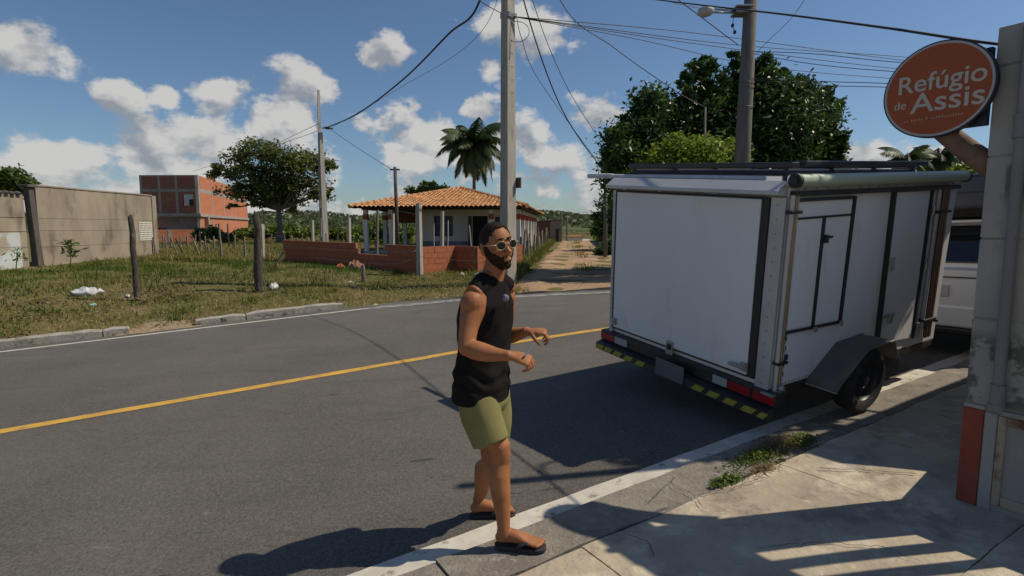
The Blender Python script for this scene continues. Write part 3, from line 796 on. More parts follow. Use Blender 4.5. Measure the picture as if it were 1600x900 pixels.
# tussocks
n = 900
X = rgg.uniform(-20, 3, n); Y = rgg.uniform(10, 26, n); al, pe = al_pe(X, Y); d = pe - far_edge(al)
lane = lane_c(Y) - X - lane_wl(Y)
k = (d > .5) & (lane > .1) & (X > -17.6) & (rgg.uniform(0, 1, n) < np.clip(.35 + .8 * nz(X, Y, .6, 21), .05, 1)); X, Y = X[k], Y[k]
m = 34; r = rgg.uniform(.08, .26, len(X))
XX = np.repeat(X, m) + rgg.normal(0, 1, len(X) * m) * np.repeat(r, m); YY = np.repeat(Y, m) + rgg.normal(0, 1, len(X) * m) * np.repeat(r, m)
tn = np.repeat(np.clip(rgg.normal(.28, .22, len(X)), 0, .9), m) + rgg.normal(0, .10, len(XX))
blades('tussock_grass', np.stack([XX, YY, groundz(XX, YY) - .01], 1), np.repeat(rgg.uniform(.12, .30, len(X)), m), .009, tn, M['grass'], 61, flat=.65)
# loose straw lying over the cut verge
n = 60000
X = rgg.uniform(-16, 1.5, n); Y = rgg.uniform(10, 22, n); al, pe = al_pe(X, Y); d = pe - far_edge(al)
lane = lane_c(Y) - X - lane_wl(Y)
keep = (d > .02) & (d < 6) & (lane > -.25) & (rgg.uniform(0, 1, n) < np.clip(.35 + .6 * nz(X, Y, .8, 11) + .5 * sstep((X + 7) / 5), .05, 1))
X, Y = X[keep], Y[keep]; Z = groundz(X, Y) + rgg.uniform(.01, .09, len(X))
V, F, col = leaf_quads(np.stack([X, Y, Z], 1), .16, .018, np.clip(rgg.normal(.62, .22, len(X)), 0, 1), up=1.2, rg=rgg)
o = np_mesh('straw', V, F, M['grass'], col); o['kind'] = 'stuff'
# brown leaf litter and cut stalks on the left of the verge
n = 16000
X = rgg.uniform(-17, -6, n); Y = rgg.uniform(10, 20, n); al, pe = al_pe(X, Y); d = pe - far_edge(al)
k = (d > .2) & (d < 5.5) & (rgg.uniform(0, 1, n) < np.clip(1.3 * nz(X, Y, .9, 31), 0, 1)); X, Y = X[k], Y[k]
V, F, col = leaf_quads(np.stack([X, Y, groundz(X, Y) + rgg.uniform(.02, .10, len(X))], 1), .09, .045, np.clip(rgg.normal(.35, .3, len(X)), 0, 1), up=1.0, rg=rgg)
M['litter'] = leaf_mat('dead_leaf', [(.06, .035, .02), (.13, .08, .045), (.24, .165, .10)], .15, .9, .1)
o = np_mesh('leaf_litter', V, F, M['litter'], col); o['kind'] = 'stuff'
# taller grass in the field behind and along the lane
n = 130000
Y = 24 + 72 * rgg.uniform(0, 1, n) ** 1.6; X = rgg.uniform(-.75, .16, n) * Y
lane = np.abs(X - lane_c(Y)) - 1.9
keep = (lane > .05) & (rgg.uniform(0, 1, n) < np.clip(.6 + .5 * nz(X, Y, .4, 2), .1, 1)) & ((X < -17.9) | (X > -17.2) | (Y > 29))
X, Y = X[keep], Y[keep]
blades('field_grass', np.stack([X, Y, groundz(X, Y) - .02], 1), .24 + .1 * nz(X, Y, .7, 5), .022, np.clip(.50 + .18 * nz(X, Y, .3, 9) + rgg.normal(0, .14, len(X)), 0, 1), M['grass'], 8, flat=.4)
n = 14000
Y = 15 + 40 * rgg.uniform(0, 1, n) ** 1.5; sidex = rgg.choice([-1, 1], n); X = lane_c(Y) + sidex * (2.1 + np.abs(rgg.normal(0, .5, n)))
keep = (al_pe(X, Y)[1] - far_edge(al_pe(X, Y)[0]) > 3) ; X, Y = X[keep], Y[keep]
blades('lane_grass', np.stack([X, Y, groundz(X, Y) - .02], 1), .42 * np.ones(len(X)), .02, np.clip(rgg.normal(.35, .18, len(X)), 0, 1), M['grass'], 9, flat=.4)
n = 5000
Y = rgg.uniform(19, 70, n); X = lane_c(Y) + rgg.normal(0, .22, n)
keep = rgg.uniform(0, 1, n) < np.clip(.3 + .9 * nz(X, Y, .5, 6), 0, 1); X, Y = X[keep], Y[keep]
blades('lane_grass', np.stack([X, Y, groundz(X, Y) + .02], 1), .10 * np.ones(len(X)), .02, np.clip(rgg.normal(.5, .15, len(X)), 0, 1), M['grass'], 10)
# far woods that read as one mass
n = 42000
rgw = np.random.default_rng(14)
X = rgw.uniform(-330, 140, n); Y = rgw.uniform(150, 300, n)
hz = -1.2 + 5.2 * sstep((Y - 150) / 130) + rgw.uniform(0, 3.0, n) + 1.2 * np.sin(X * .11) 
V, F, col = leaf_quads(np.stack([X, Y, hz], 1), 1.5, 1.1, np.clip(rgw.normal(.35, .2, n), 0, 1), rg=rgw, up=.8)
o = np_mesh('far_woods', V, F, M['leaf_far'], col); o['kind'] = 'stuff'
n = 9000
X = rgw.uniform(-80, 26, n); Y = rgw.uniform(96, 140, n)
keep = (np.abs(X - .105 * Y - .5) > 5) ; X, Y = X[keep], Y[keep]; n = len(X)
hz = groundz(X, Y) + rgw.uniform(0, 1, n) * (.9 + .6 * np.sin(X * .21 + 1)); up_ = .8
V, F, col = leaf_quads(np.stack([X, Y, hz], 1), 1.0, .6, np.clip(rgw.normal(.6, .22, n), 0, 1), rg=rgw)
o = np_mesh('far_scrub', V, F, M['leaf_bush'], col); o['kind'] = 'stuff'

# weeds in the gutter on our side
def weed(label, x, y, r, nleaf, seed, dry=False, h=.07, group=None):
    p = onroad(x, y); rg = np.random.default_rng(seed)
    base = (p.x, p.y, p.z + .03)
    t = thing('weed_clump', label, 'weeds', base, group)
    q = rg.normal(0, 1, (nleaf, 3)); q[:, 2] = np.abs(rg.normal(0, .6, nleaf))
    ang = math.atan2(RD.y, RD.x)
    e = np.stack([q[:, 0] * r * .6 * math.cos(ang) - q[:, 1] * r * .22 * math.sin(ang), q[:, 0] * r * .6 * math.sin(ang) + q[:, 1] * r * .22 * math.cos(ang), q[:, 2] * h * .8 * np.exp(-(q[:, 0] ** 2 + q[:, 1] ** 2) / 3) + .006], 1)
    V, F, col = leaf_quads(e + np.array(base), .024 if not dry else .05, .016 if not dry else .006, np.clip(rg.normal(.5, .25, nleaf), 0, 1), up=.8, rg=rg)
    np_mesh('leaves', V, F, M['weed'] if not dry else M['drygrass'], col, t)
    b = MB()
    for i in range(0, nleaf, 14):
        b.tube([Vector(base), Vector(base) * .5 + Vector(e[i] + np.array(base)) * .5 + Vector((0, 0, .01)), Vector(e[i] + np.array(base))], .0016, 3)
    b.build('stems', M['drygrass'] if dry else M['weed'], t)
    return t
weed('small round tuft of green weeds nearest the man on the concrete edge', 1134, 760, .10, 420, 51, h=.05)
weed('long clump of green weeds in the gutter crossed by the thin pole shadow', 1188, 722, .22, 800, 52, h=.05)
weed('green weeds in the gutter nearest the trailer wheel', 1252, 697, .17, 450, 53, h=.06)
weed('dry straw coloured weeds along the gutter behind the green ones', 1222, 702, .30, 900, 54, True, h=.045)
weed('dry stalks at the tip of the green gutter weeds', 1196, 740, .12, 160, 55, True, h=.03)
# ------------------------------------------------------------------ plastered wall on the left (runs away from us)
WX = -17.95
wl = thing('plaster_wall', 'long bare plaster wall with a small pierced vent at its far end', 'wall', (WX, 24, gz(WX, 24)))
b = MB(); b.lohi((WX - .22, 21.25, -2.2), (WX, 28.0, 1.53)); b.build('wall', M['plaster'], wl, bevel=.015)
b = MB(); b.lohi((WX - .26, 21.25, 1.533), (WX + .03, 28.04, 1.60)); b.build('coping', M['plaster'], wl, bevel=.012)
b = MB(); b.lohi((WX - .30, 28.003, -2.2), (WX + .04, 28.33, 1.55)); b.build('end_pillar', M['plaster'], wl, bevel=.02)
for z in (-.75, -.13, .34):                       # courses that show as ridges in the plaster
    b = MB(); b.lohi((WX + .001, 21.3, z), (WX + .010, 27.99, z + .025)); b.build('plaster_ridge', M['plaster'], wl)
# pierced vent: a rack of small concrete cells
vt = MB(); y0, y1, z0, z1 = 26.95, 27.85, -.62, .22
for i in range(9): z = z0 + (z1 - z0) * i / 8; vt.lohi((WX + .003, y0, z - .018), (WX + .032, y1, z + .018))
for i in range(10): y = y0 + (y1 - y0) * i / 9; vt.lohi((WX + .004, y - .018, z0 - .017), (WX + .030, y + .018, z1 + .017))
vo = vt.build('vent_block', M['render'], wl)
b = MB(); b.lohi((WX + .001, y0, z0), (WX + .006, y1, z1)); b.build('vent_back', M['dark'], vo)

wl2 = thing('garden_wall', 'lower wall with pale blue paint and tiled coping at the left edge', 'wall', (WX, 18, gz(WX, 18)))
b = MB(); b.lohi((WX - .22, 12.5, -2.6), (WX - .05, 20.75, 1.18)); b.build('wall', M['plaster'], wl2, bevel=.015)
b = MB(); b.lohi((WX - .048, 12.5, -2.6), (WX - .040, 20.45, -.2)); b.build('painted_panel', M['plaster_blue'], wl2)
for z in (-.72, -.15, .36):
    b = MB(); b.lohi((WX - .05, 12.6, z), (WX - .032, 20.74, z + .022)); b.build('plaster_ridge', M['plaster'], wl2)
tl = MB(); tl.tube([(-.02, 0, .05), (.05, 0, .03), (.13, 0, -.01)], [(.085, .05)] * 3, 8, side=(0, 1, 0))
proto = None
for i in range(34):
    y = 12.6 + i * .24
    if proto is None:
        proto = tl.build('coping_tile', M['darkcol'], wl2, smooth=40, local=True); o = proto
    else:
        o = proto.copy(); COL.objects.link(o)
    o.location = Vector((WX - .08, y, 1.21 + .012 * math.sin(i * 2.3))) - wl2.location
pl = thing('wall_pillar', 'dark stained leaning pillar between the two left walls', 'pillar', (WX, 21, gz(WX, 21)))
b = MB(); b.tube([(WX - .02, 21.12, -2.2), (WX - .02, 21.05, -.4), (WX - .02, 20.95, 1.47)], [(.20, .17), (.17, .15), (.16, .15)], 4, side=(1, 1, 0))
b.build('shaft', M['darkcol'], pl, bevel=.02)
b = MB(); b.lohi((WX - .2, 20.72, 1.473), (WX + .17, 21.2, 1.56)); b.build('cap', M['darkcol'], pl, bevel=.015)

# ------------------------------------------------------------------ unfinished two-storey brick building
BX, BY = -30.6, 55.0
bz = gz(BX, BY)
bd = thing('brick_building', 'unfinished two storey orange brick building with grey concrete frame', 'building', (BX, BY, bz))
fx = Vector((-1, 0.02, 0)).normalized(); sx = Vector((-6.9, 25.0, 0)).normalized()
top = 5.05
def bp(du, ds, z): return Vector((BX, BY, 0)) + fx * du + sx * ds + Vector((0, 0, z))
def panel(name, m, org, e, n, a0, a1, z0, z1, d0, d1, parent, **k):
    """box on a vertical plane: from a0..a1 along e, z0..z1, d0..d1 outwards along n"""
    b = MB(); P = [org + e * a + Vector((0, 0, z)) for a, z in ((a0, z0), (a1, z0), (a1, z1), (a0, z1))]
    b.prism(P, n * d0, n * d1); return b.build(name, m, parent, **k)
o0 = Vector((BX, BY, 0)); nf = Vector((0, -1, 0)); nf = (nf - fx * nf.dot(fx)).normalized()
ns_ = Vector((sx.y, -sx.x, 0)).normalized()
# brick with courses cut as fine relief: far too small to pick apart at this distance
def brick_mat(name, m_col, mort, vec_e):
    m = bpy.data.materials.new(name); m.use_nodes = True
    nt = m.node_tree; N = nt.nodes; L = nt.links; bs = N['Principled BSDF']; bs.inputs['Roughness'].default_value = .95
    tc = N.new('ShaderNodeTexCoord'); sp = N.new('ShaderNodeSeparateXYZ'); L.new(tc.outputs['Object'], sp.inputs[0])
    dt = N.new('ShaderNodeVectorMath'); dt.operation = 'DOT_PRODUCT'; L.new(tc.outputs['Object'], dt.inputs[0]); dt.inputs[1].default_value = vec_e
    cb = N.new('ShaderNodeCombineXYZ'); L.new(dt.outputs['Value'], cb.inputs[0]); L.new(sp.outputs['Z'], cb.inputs[1])
    br = N.new('ShaderNodeTexBrick'); L.new(cb.outputs[0], br.inputs['Vector'])
    br.inputs['Scale'].default_value = 1.0; br.inputs['Brick Width'].default_value = .42; br.inputs['Row Height'].default_value = .21
    br.inputs['Mortar Size'].default_value = .012; br.inputs['Color1'].default_value = (*m_col[0], 1); br.inputs['Color2'].default_value = (*m_col[1], 1)
    br.inputs['Mortar'].default_value = (*mort, 1)
    ns2 = N.new('ShaderNodeTexNoise'); ns2.inputs['Scale'].default_value = .9; ns2.inputs['Detail'].default_value = 6; L.new(tc.outputs['Object'], ns2.inputs['Vector'])
    mr = N.new('ShaderNodeMapRange'); mr.inputs['From Min'].default_value = .5; mr.inputs['From Max'].default_value = .75; L.new(ns2.outputs['Fac'], mr.inputs['Value'])
    mr.inputs['To Max'].default_value = .55
    mx = N.new('ShaderNodeMix'); mx.data_type = 'RGBA'; L.new(mr.outputs[0], mx.inputs['Factor']); L.new(br.outputs['Color'], mx.inputs['A']); mx.inputs['B'].default_value = (*mort, 1)
    L.new(mx.outputs['Result'], bs.inputs['Base Color'])
    return m
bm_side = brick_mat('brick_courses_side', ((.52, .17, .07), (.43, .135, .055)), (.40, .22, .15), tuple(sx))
bm_front_shaded = brick_mat('brick_courses_shaded_front', ((.30, .11, .06), (.25, .09, .05)), (.25, .17, .13), tuple(fx))  # darker copy of the side brick: the front's shade put into the colour
Lw, Ls = 5.75, 25.0
b = MB()
P = [bp(0.05, .3, 0), bp(Lw, .3, 0), bp(Lw, Ls, 0), bp(.05, Ls, 0)]
b.prism([p + Vector((0, 0, bz - .3)) for p in P], (0, 0, 0), (0, 0, 0.3 + 1.2 - bz * 0 - .1)); 
# front: solid upper storey over a deep dark loggia
zb = 1.05                                         # underside of the beam
rows = [(zb + .3, 3.45), (3.7, top - .12)]
cx = [0.0, .28, 2.02, 2.26, 3.72, 3.96, Lw - .25, Lw]
for z0, z1 in rows:
    for i in (1, 3, 5):
        if z0 < 2 and i == 1:                      # the bay with the window hole: four pieces round it
            w0, w1, h0, h1 = .52, 1.58, 2.1, 3.2
            panel('brick_infill', bm_front_shaded, o0, fx, nf, cx[i], w0, z0, z1, -.2, 0, bd)
            panel('brick_infill', bm_front_shaded, o0, fx, nf, w1, cx[i + 1], z0, z1, -.2, 0, bd)
            panel('brick_infill', bm_front_shaded, o0, fx, nf, w0 + .001, w1 - .001, z0, h0, -.2, 0, bd)
            panel('brick_infill', bm_front_shaded, o0, fx, nf, w0 + .001, w1 - .001, h1, z1, -.2, 0, bd)
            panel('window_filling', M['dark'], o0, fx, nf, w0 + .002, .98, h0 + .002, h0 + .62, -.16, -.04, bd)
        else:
            panel('brick_infill', bm_front_shaded, o0, fx, nf, cx[i], cx[i + 1], z0, z1, -.2, 0, bd)
for i in (0, 2, 4, 6): panel('column', M['cement'], o0, fx, nf, cx[i] + .001, cx[i + 1] - .001, zb + .3, top - .12, -.24, .012, bd)
panel('beam', M['cement'], o0, fx, nf, .28, Lw, 3.45, 3.7, -.23, .02, bd)
panel('beam', M['cement'], o0, fx, nf, -.25, Lw + .02, zb, zb + .3, -.26, .25, bd)
panel('beam', M['cement'], o0, fx, nf, 0, Lw, top - .12, top, -.22, .006, bd)
panel('loggia_wall', M['cement'], o0, fx, nf, .1, Lw - .05, bz - .2, zb, -1.9, -1.7, bd)
panel('loggia_window', M['bluedoor'], o0, fx, nf, .6, 1.7, -.6, -.05, -1.699, -1.66, bd)
panel('loggia_window', M['bluedoor'], o0, fx, nf, 4.5, 5.4, -.6, -.05, -1.699, -1.66, bd)
panel('side_wall', bm_front_shaded, o0, fx, nf, Lw - .2, Lw, bz - .2, zb - .002, -1.69, -.02, bd)
# room behind the window hole, open to the sky, so daylight shows in it
b = MB(); b.prism([bp(.4, 7.8, 1.4), bp(4.6, 7.8, 1.4), bp(4.6, 7.8, 4.6), bp(.4, 7.8, 4.6)], (0, 0, 0), (0, .15, 0)); b.build('back_wall', M['render'], bd)
# lit long side: frame and infill
cs = [0, .3, 5.2, 5.5, 10.6, 10.9, 16.4, 16.7, Ls - .3, Ls]
for i in range(0, 10, 2): panel('column', M['cement'], o0, sx, ns_, cs[i] + (.0 if i else -.02), cs[i + 1], bz - .2, top if i < 3 else top - .02, -.25, .02, bd)
for z0, z1 in ((bz - .2, 1.02), (1.28, 3.42), (3.8, top - .02)):
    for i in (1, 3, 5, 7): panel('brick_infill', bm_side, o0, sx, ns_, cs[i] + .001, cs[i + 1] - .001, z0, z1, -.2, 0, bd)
panel('beam', M['cement'], o0, sx, ns_, .301, Ls - .3, 3.42, 3.8, -.22, .008, bd)
panel('beam', M['cement'], o0, sx, ns_, -.1, Ls + .1, 1.02, 1.28, -.22, .16, bd)
panel('parapet_stub', bm_side, o0, sx, ns_, 4.2, 7.0, top + .002, top + .45, -.2, 0, bd)
lw = thing('brick_wall', 'low sunlit orange brick wall before the dark ground floor of the brick building', 'wall', tuple(bp(3, -1.6, bz)))
e2 = Vector((-1, -.22, 0)).normalized(); n2 = Vector((.22, -1, 0)).normalized(); o2 = Vector((BX - .1, BY - .9, 0))
e2 = Vector((-.90, -.50, 0)).normalized(); n2 = Vector((.50, -.90, 0)).normalized()
bm_low = brick_mat('brick_courses_low', ((.52, .17, .07), (.43, .135, .055)), (.40, .22, .15), tuple(e2))
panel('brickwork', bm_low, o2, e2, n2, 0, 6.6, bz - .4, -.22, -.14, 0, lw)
for a in (1.9, 4.2): panel('column', M['cement'], o2, e2, n2, a, a + .3, bz - .4, -.215, -.15, .02, lw)

# ------------------------------------------------------------------ house with tiled hip roof and porch
hz0 = -1.32
ex = Vector((.995, -.1, 0)).normalized(); ey = Vector((.1, .995, 0)).normalized(); HO = Vector((.75, 27.9, 0))
def hp(x, y, z): return HO + ex * x + ey * y + Vector((0, 0, z))
ho = thing('tiled_house', 'white house with orange tiled hip roof and a porch of white columns with red bands', 'house', tuple(hp(-4, 4, hz0)))
RHX = Matrix((ex, ey, Vector((0, 0, 1)))).transposed()
def hbox(name, m, lo, hi, parent=None, **k):
    b = MB(); c = [(p + q) / 2 for p, q in zip(lo, hi)]; d = [abs(p - q) for p, q in zip(lo, hi)]
    b.box(hp(*c), d, RHX); return b.build(name, m, parent or ho, **k)
W0, W1, LY = -9.15, 0.0, 17.5
ez, rz = 1.02, 2.36                               # eave and ridge height
yr0, yr1 = 6.4, 12.0
hbox('porch_floor', M['slab'], (W0 + .5, .55, -1.7), (W1 - .45, LY - .5, hz0 + .05))
# walls of the rooms
zc = 1.0
def wall_with(name, x0, x1, y, holes):
    """front wall pieces round rectangular holes (xa,xb,za,zb)"""
    xs = sorted([x0, x1] + [h for q in holes for h in q[:2]])
    for a, c in zip(xs[:-1], xs[1:]):
        hit = [q for q in holes if abs(q[0] - a) < 1e-6]
        if not hit: hbox(name, M['render'], (a, y, hz0 + .05), (c, y + .15, zc))
        else:
            q = hit[0]
            hbox(name, M['render'], (a, y, q[3]), (c, y + .15, zc))
            if q[2] > hz0 + .06: hbox(name, M['render'], (a, y, hz0 + .05), (c, y + .15, q[2]))
wall_with('front_wall', -6.35, -.9, 2.6, [(-5.35, -4.3, -.5, .62), (-3.15, -2.25, hz0 + .05, .62), (-1.75 + .55, -1.75 + .849, -.5, .62)] if False else [(-5.35, -4.3, -.5, .62), (-3.2, -2.35, hz0 + .05, .62), (-1.95, -.95, -.55, .58)])
for (a, c, z0, z1) in ((-5.35, -4.3, -.5, .62), (-1.95, -.95, -.55, .58)):
    w = hbox('window', M['bluedoor'], (a, 2.68, z0), (c, 2.73, z1))
    for xx in (a, (a + c) / 2 - .03, c - .06): hbox('frame', M['timber'], (xx, 2.64, z0 + .001), (xx + .06, 2.679, z1 - .001), w)
    hbox('frame', M['dado'], (a, 2.635, z1 - .42), (c, 2.66, z1 - .38), w)
hbox('door', M['dark'], (-3.2, 2.70, hz0 + .06), (-2.35, 2.74, .62))
hbox('door_leaf', M['timber'], (-3.32, 1.95, hz0 + .06), (-3.25, 2.6, .6))
hbox('side_wall', M['render'], (-6.35, 2.752, hz0 + .05), (-6.2, 14, zc))
hbox('side_wall', M['render'], (-1.05, 2.752, hz0 + .05), (-.9, 14, zc))
hbox('back_wall', M['render'], (-6.199, 13.85, hz0 + .05), (-1.051, 14, zc))
hbox('dado', M['dado'], (-6.34, 2.575, hz0 + .05), (-3.25, 2.598, hz0 + .55)); hbox('dado', M['dado'], (-2.34, 2.575, hz0 + .05), (-.91, 2.598, hz0 + .55))
def column(x, y):
    c = hbox('column', M['renderw'], (x - .11, y - .11, -1.7), (x + .11, y + .11, ez - .12), bevel=.01)
    hbox('red_band', M['redband'], (x - .125, y - .125, .40), (x + .125, y + .125, .68), c)
    return c
for x in (-8.55, -5.75, -3.0 + 2.05 - .95, -.5): column(x, .75)
column(-7.2, .8)
for y in (3.6, 6.4, 9.2, 12.0, 14.8): column(-.5, y)
for y in (4.0, 8.0, 12.0): column(-8.6, y)
hbox('porch_beam', M['timber'], (W0 + .4, .67, ez - .119), (W1 - .35, .83, ez - .01))
hbox('porch_beam', M['timber'], (W1 - .58, .835, ez - .118), (W1 - .42, LY - .6, ez - .012))
hbox('porch_beam', M['timber'], (W0 + .47, .835, ez - .117), (W0 + .63, LY - .6, ez - .013))
# brick gable piece at the back of the left porch, with its sloping white coping
b = MB(); b.prism([hp(-8.4, 5.2, .25), hp(-6.36, 5.2, .25), hp(-6.36, 5.2, .62), hp(-8.4, 5.2, .98)], (0, 0, 0), (0, .12, 0)); b.build('porch_panel', M['brickdark'], ho)
b = MB(); b.prism([hp(-8.4, 5.1, .985), hp(-6.36, 5.1, .625), hp(-6.36, 5.1, .69), hp(-8.4, 5.1, 1.05)], (0, 0, 0), (0, .25, 0)); b.build('coping', M['renderw'], ho)
# roof: four tiled slopes made of rows of barrel tiles
def tiled(poly):
    """poly in house coordinates with z: eave-left, eave-right, (ridge-right, ridge-left or apex)"""
    e0, e1 = Vector(poly[0]), Vector(poly[1]); r1, r0 = (Vector(poly[2]), Vector(poly[-1]))
    Ln = (e1 - e0).length; ed = (e1 - e0).normalized()
    up = ((r0 + r1) / 2 - (e0 + e1) / 2); up = up - ed * up.dot(ed); H = up.length; up.normalize(); nn = ed.cross(up).normalized()
    if nn.z < 0: nn = -nn
    a0 = (r0 - e0).dot(ed); a1 = (r1 - e0).dot(ed)
    V = []; F = []; pitch = .24; rowl = .40
    nr = int(H / rowl); sub = 6
    rr = random.Random(int(Ln * 100))
    for i in range(int(Ln / pitch) + 1):
        for r in range(nr + 1):
            u = (i + .5) * pitch; v = r * rowl; vm = (v + rowl * .5) / H
            if vm > 1: continue
            if not (a0 * vm - .02 <= u <= Ln + (a1 - Ln) * vm + .02): continue
            o = len(V); jit = rr.uniform(-.012, .012)
            for (vv, lift) in ((v - .05, .030 + jit), (v + rowl, jit * .3)):
                for k in range(sub + 1):
                    q = -1 + 2 * k / sub
                    p = e0 + ed * (u + q * pitch * .52) + up * min(vv, H) + nn * (lift + .075 * math.sqrt(max(0, 1 - q * q)) - .012)
                    V.append(hp(*p))
            for k in range(sub): F.append((o + k, o + k + 1, o + sub + 2 + k, o + sub + 1 + k))
            # thickness at the lower lip
            o2 = len(V)
            for k in range(sub + 1): V.append(Vector(V[o + k]) - Vector((0, 0, .02)))
            for k in range(sub): F.append((o + k, o + k + 1, o2 + k + 1, o2 + k))
    return V, F
Rr = hbox('roof', M['timber'], (W0 + .25, .3, ez - .008), (W1 - .25, LY - .3, ez + .03))
xm = (W0 + W1) / 2
sl_ = [[(W0, 0, ez), (W1, 0, ez), (xm, yr0, rz)], [(W1, 0, ez), (W1, LY, ez), (xm, yr1, rz), (xm, yr0, rz)],
       [(W1, LY, ez), (W0, LY, ez), (xm, yr1, rz)], [(W0, LY, ez), (W0, 0, ez), (xm, yr0, rz), (xm, yr1, rz)]]
for q in sl_:
    V, F = tiled(q if len(q) == 4 else [q[0], q[1], q[2], q[2]])
    b = MB(); b.add(V, F); b.build('roof_tiles', M['tile'], Rr, smooth=50, kind='stuff')
    b = MB(); b.add([hp(p[0], p[1], p[2] - .012) for p in q], [tuple(range(len(q)))])
    b.build('roof_boards', M['timber'], Rr)
for (p, q) in (((W0, 0, ez), (xm, yr0, rz)), ((W1, 0, ez), (xm, yr0, rz)), ((xm, yr0, rz), (xm, yr1, rz)), ((W1, LY, ez), (xm, yr1, rz)), ((W0, LY, ez), (xm, yr1, rz))):
    b = MB(); p, q = Vector(p), Vector(q); m_ = int((q - p).length / .38)
    for i in range(m_):
        a = p + (q - p) * (i / m_); c = p + (q - p) * ((i + 1.12) / m_)
        b.tube([hp(a.x, a.y, a.z + .05), hp(c.x, c.y, c.z + .035)], [.12, .095], 8)
    b.build('ridge_tiles', M['tile'], Rr, smooth=40, kind='stuff')
b = MB()
for i in range(30):
    x = W0 + .2 + (W1 - W0 - .4) * i / 29
    b.box(hp(x, .22, ez - .035), (.06, .5, .05), RHX)
b.build('rafter_ends', M['timber'], Rr, kind='stuff')
# things standing on the porch
ch = thing('green_barrel', 'small green covered object on the porch below the right hand window', 'barrel', tuple(hp(-.9 - .75, 1.9, hz0 + .05)))
b = MB(); b.lathe([(0, 0), (.22, .0), (.25, .3), (.22, .55), (.1, .62), (0, .63)], hp(-1.65, 1.9, hz0 + .06), (0, 0, 1), 14); b.build('body', mat('green_cover', (.05, .12, .09), (.03, .08, .06), 8, .7), ch, smooth=50)

# ------------------------------------------------------------------ low zigzag wall of hollow bricks round the plot
P0_, P1_, P2_, P3_, P4_ = Vector((-9.75, 23.9, 0)), Vector((-3.02, 18.35, 0)), Vector((-2.0, 19.6, 0)), Vector((-1.22, 18.95, 0)), Vector((.35, 20.9, 0))
plot = thing('low_brick_wall', 'low zigzag wall of hollow orange bricks in front of the tiled house', 'wall', (P1_.x, P1_.y, gz(P1_.x, P1_.y)))
bw, bh = .29, .19
pm = MB(); pm.box((0, 0, 0), (bw - .009, .13, bh - .009)); brick_mesh = None
bnum = 0
def brick_run(p, q, z0f, rows, gaps=(), cap=None):
    global brick_mesh, bnum
    e = (q - p); Ln = e.length; e.normalize(); n = int(Ln / bw); ang = math.atan2(e.y, e.x)
    mo = MB(); nn = Vector((e.y, -e.x, 0))
    for r in range(rows):
        sh = .5 if r % 2 else 0
        for i in range(-1, n + 1):
            a0 = max(0, (i + sh) * bw); a1 = min(Ln, (i + sh + 1) * bw)
            if a1 - a0 < .06: continue
            am = (a0 + a1) / 2
            zb = z0f(am) + r * bh
            if any(g0 < am < g1 and r >= gr for (g0, g1, gr) in gaps): continue
            c = p + e * am + Vector((0, 0, zb + bh / 2))
            if bnum >= 300: continue
            bnum += 1
            if brick_mesh is None:
                o = pm.build('brick', M['brick'], plot, local=True); brick_mesh = o
            else:
                o = brick_mesh.copy(); COL.objects.link(o)
            o.location = c - plot.location + nn * random.uniform(-.006, .006)
            o.rotation_euler = (0, 0, ang + random.uniform(-.012, .012)); o.scale = ((a1 - a0) / bw, 1, 1)
            mo.box(c, (a1 - a0 + .008, .105, bh + .008), Matrix.Rotation(ang, 3, 'Z'))
    mo.build('mortar', M['mortar'], plot)
base_l = lambda a: gz((P0_ + (P1_ - P0_).normalized() * a).x, (P0_ + (P1_ - P0_).normalized() * a).y) - .06
Lr = (P1_ - P0_).length
brick_run(P0_, P1_, lambda a: -1.50 - .02 * a / Lr * 3, 5, [(Lr * .60, Lr * .80, 3), (0, 0.1, 0)])
brick_run(P1_, P2_, lambda a: -1.60, 5)
brick_run(P2_, P3_, lambda a: -1.60, 5)
brick_run(P3_, P4_, lambda a: -1.60, 5)
# ------------------------------------------------------------------ poles
def hpole_section(b, base, topz, w0, w1, d0, d1, ang=0, cells=None):
    """double-T concrete pole: two flanges joined by a thin web with openings"""
    R = Matrix.Rotation(ang, 3, 'Z'); n = 12
    def ringbox(z0, z1, x0f, x1f, y0, y1):
        vs = []
        for z in (z0, z1):
            t = (z - base.z) / (topz - base.z); w = w0 + (w1 - w0) * t; d = d0 + (d1 - d0) * t
            for (x, y) in ((x0f, y0), (x1f, y0), (x1f, y1), (x0f, y1)):
                p = R @ Vector((x * w, y * d, 0)); vs.append((base.x + p.x, base.y + p.y, z))
        b.add(vs, [(0, 1, 2, 3), (4, 5, 6, 7), (0, 1, 5, 4), (1, 2, 6, 5), (2, 3, 7, 6), (3, 0, 4, 7)])
    return ringbox
# main pole on the verge
pb_ = gp(794, 440); pb_ = Vector((at(794, 440, 16.3).x, 16.3, 0)); pb_.z = gz(pb_.x, pb_.y)
P = thing('concrete_pole', 'tall square concrete utility pole standing behind the man beside the sandy lane', 'utility pole', tuple(pb_))
ang = math.radians(-42)
b = MB(); rb = hpole_section(b, pb_, 10.2, .32, .22, .42, .28, ang)
H = 10.2 - pb_.z
rb(pb_.z - .4, 10.2, -.5, .5, -.5, .5)
b.build('shaft', M['pole'], P, bevel=.03)
b = MB(); R_ = Matrix.Rotation(ang, 3, 'Z')
for i in range(17):                                   # bolt holes in the lit face
    z = 3.4 + i * .36; t = (z - pb_.z) / H
    b.tube([pb_.xy.to_3d() + R_ @ Vector((0.5 * (.32 - .10 * t) - .01, .02, 0)) + Vector((0, 0, z)), pb_.xy.to_3d() + R_ @ Vector((.5 * (.32 - .10 * t) + .004, .02, 0)) + Vector((0, 0, z))], .018, 8)
b.build('bolt_holes', M['dark'], P, kind='stuff')
b = MB(); zz = at(803, 285, 16.2).z
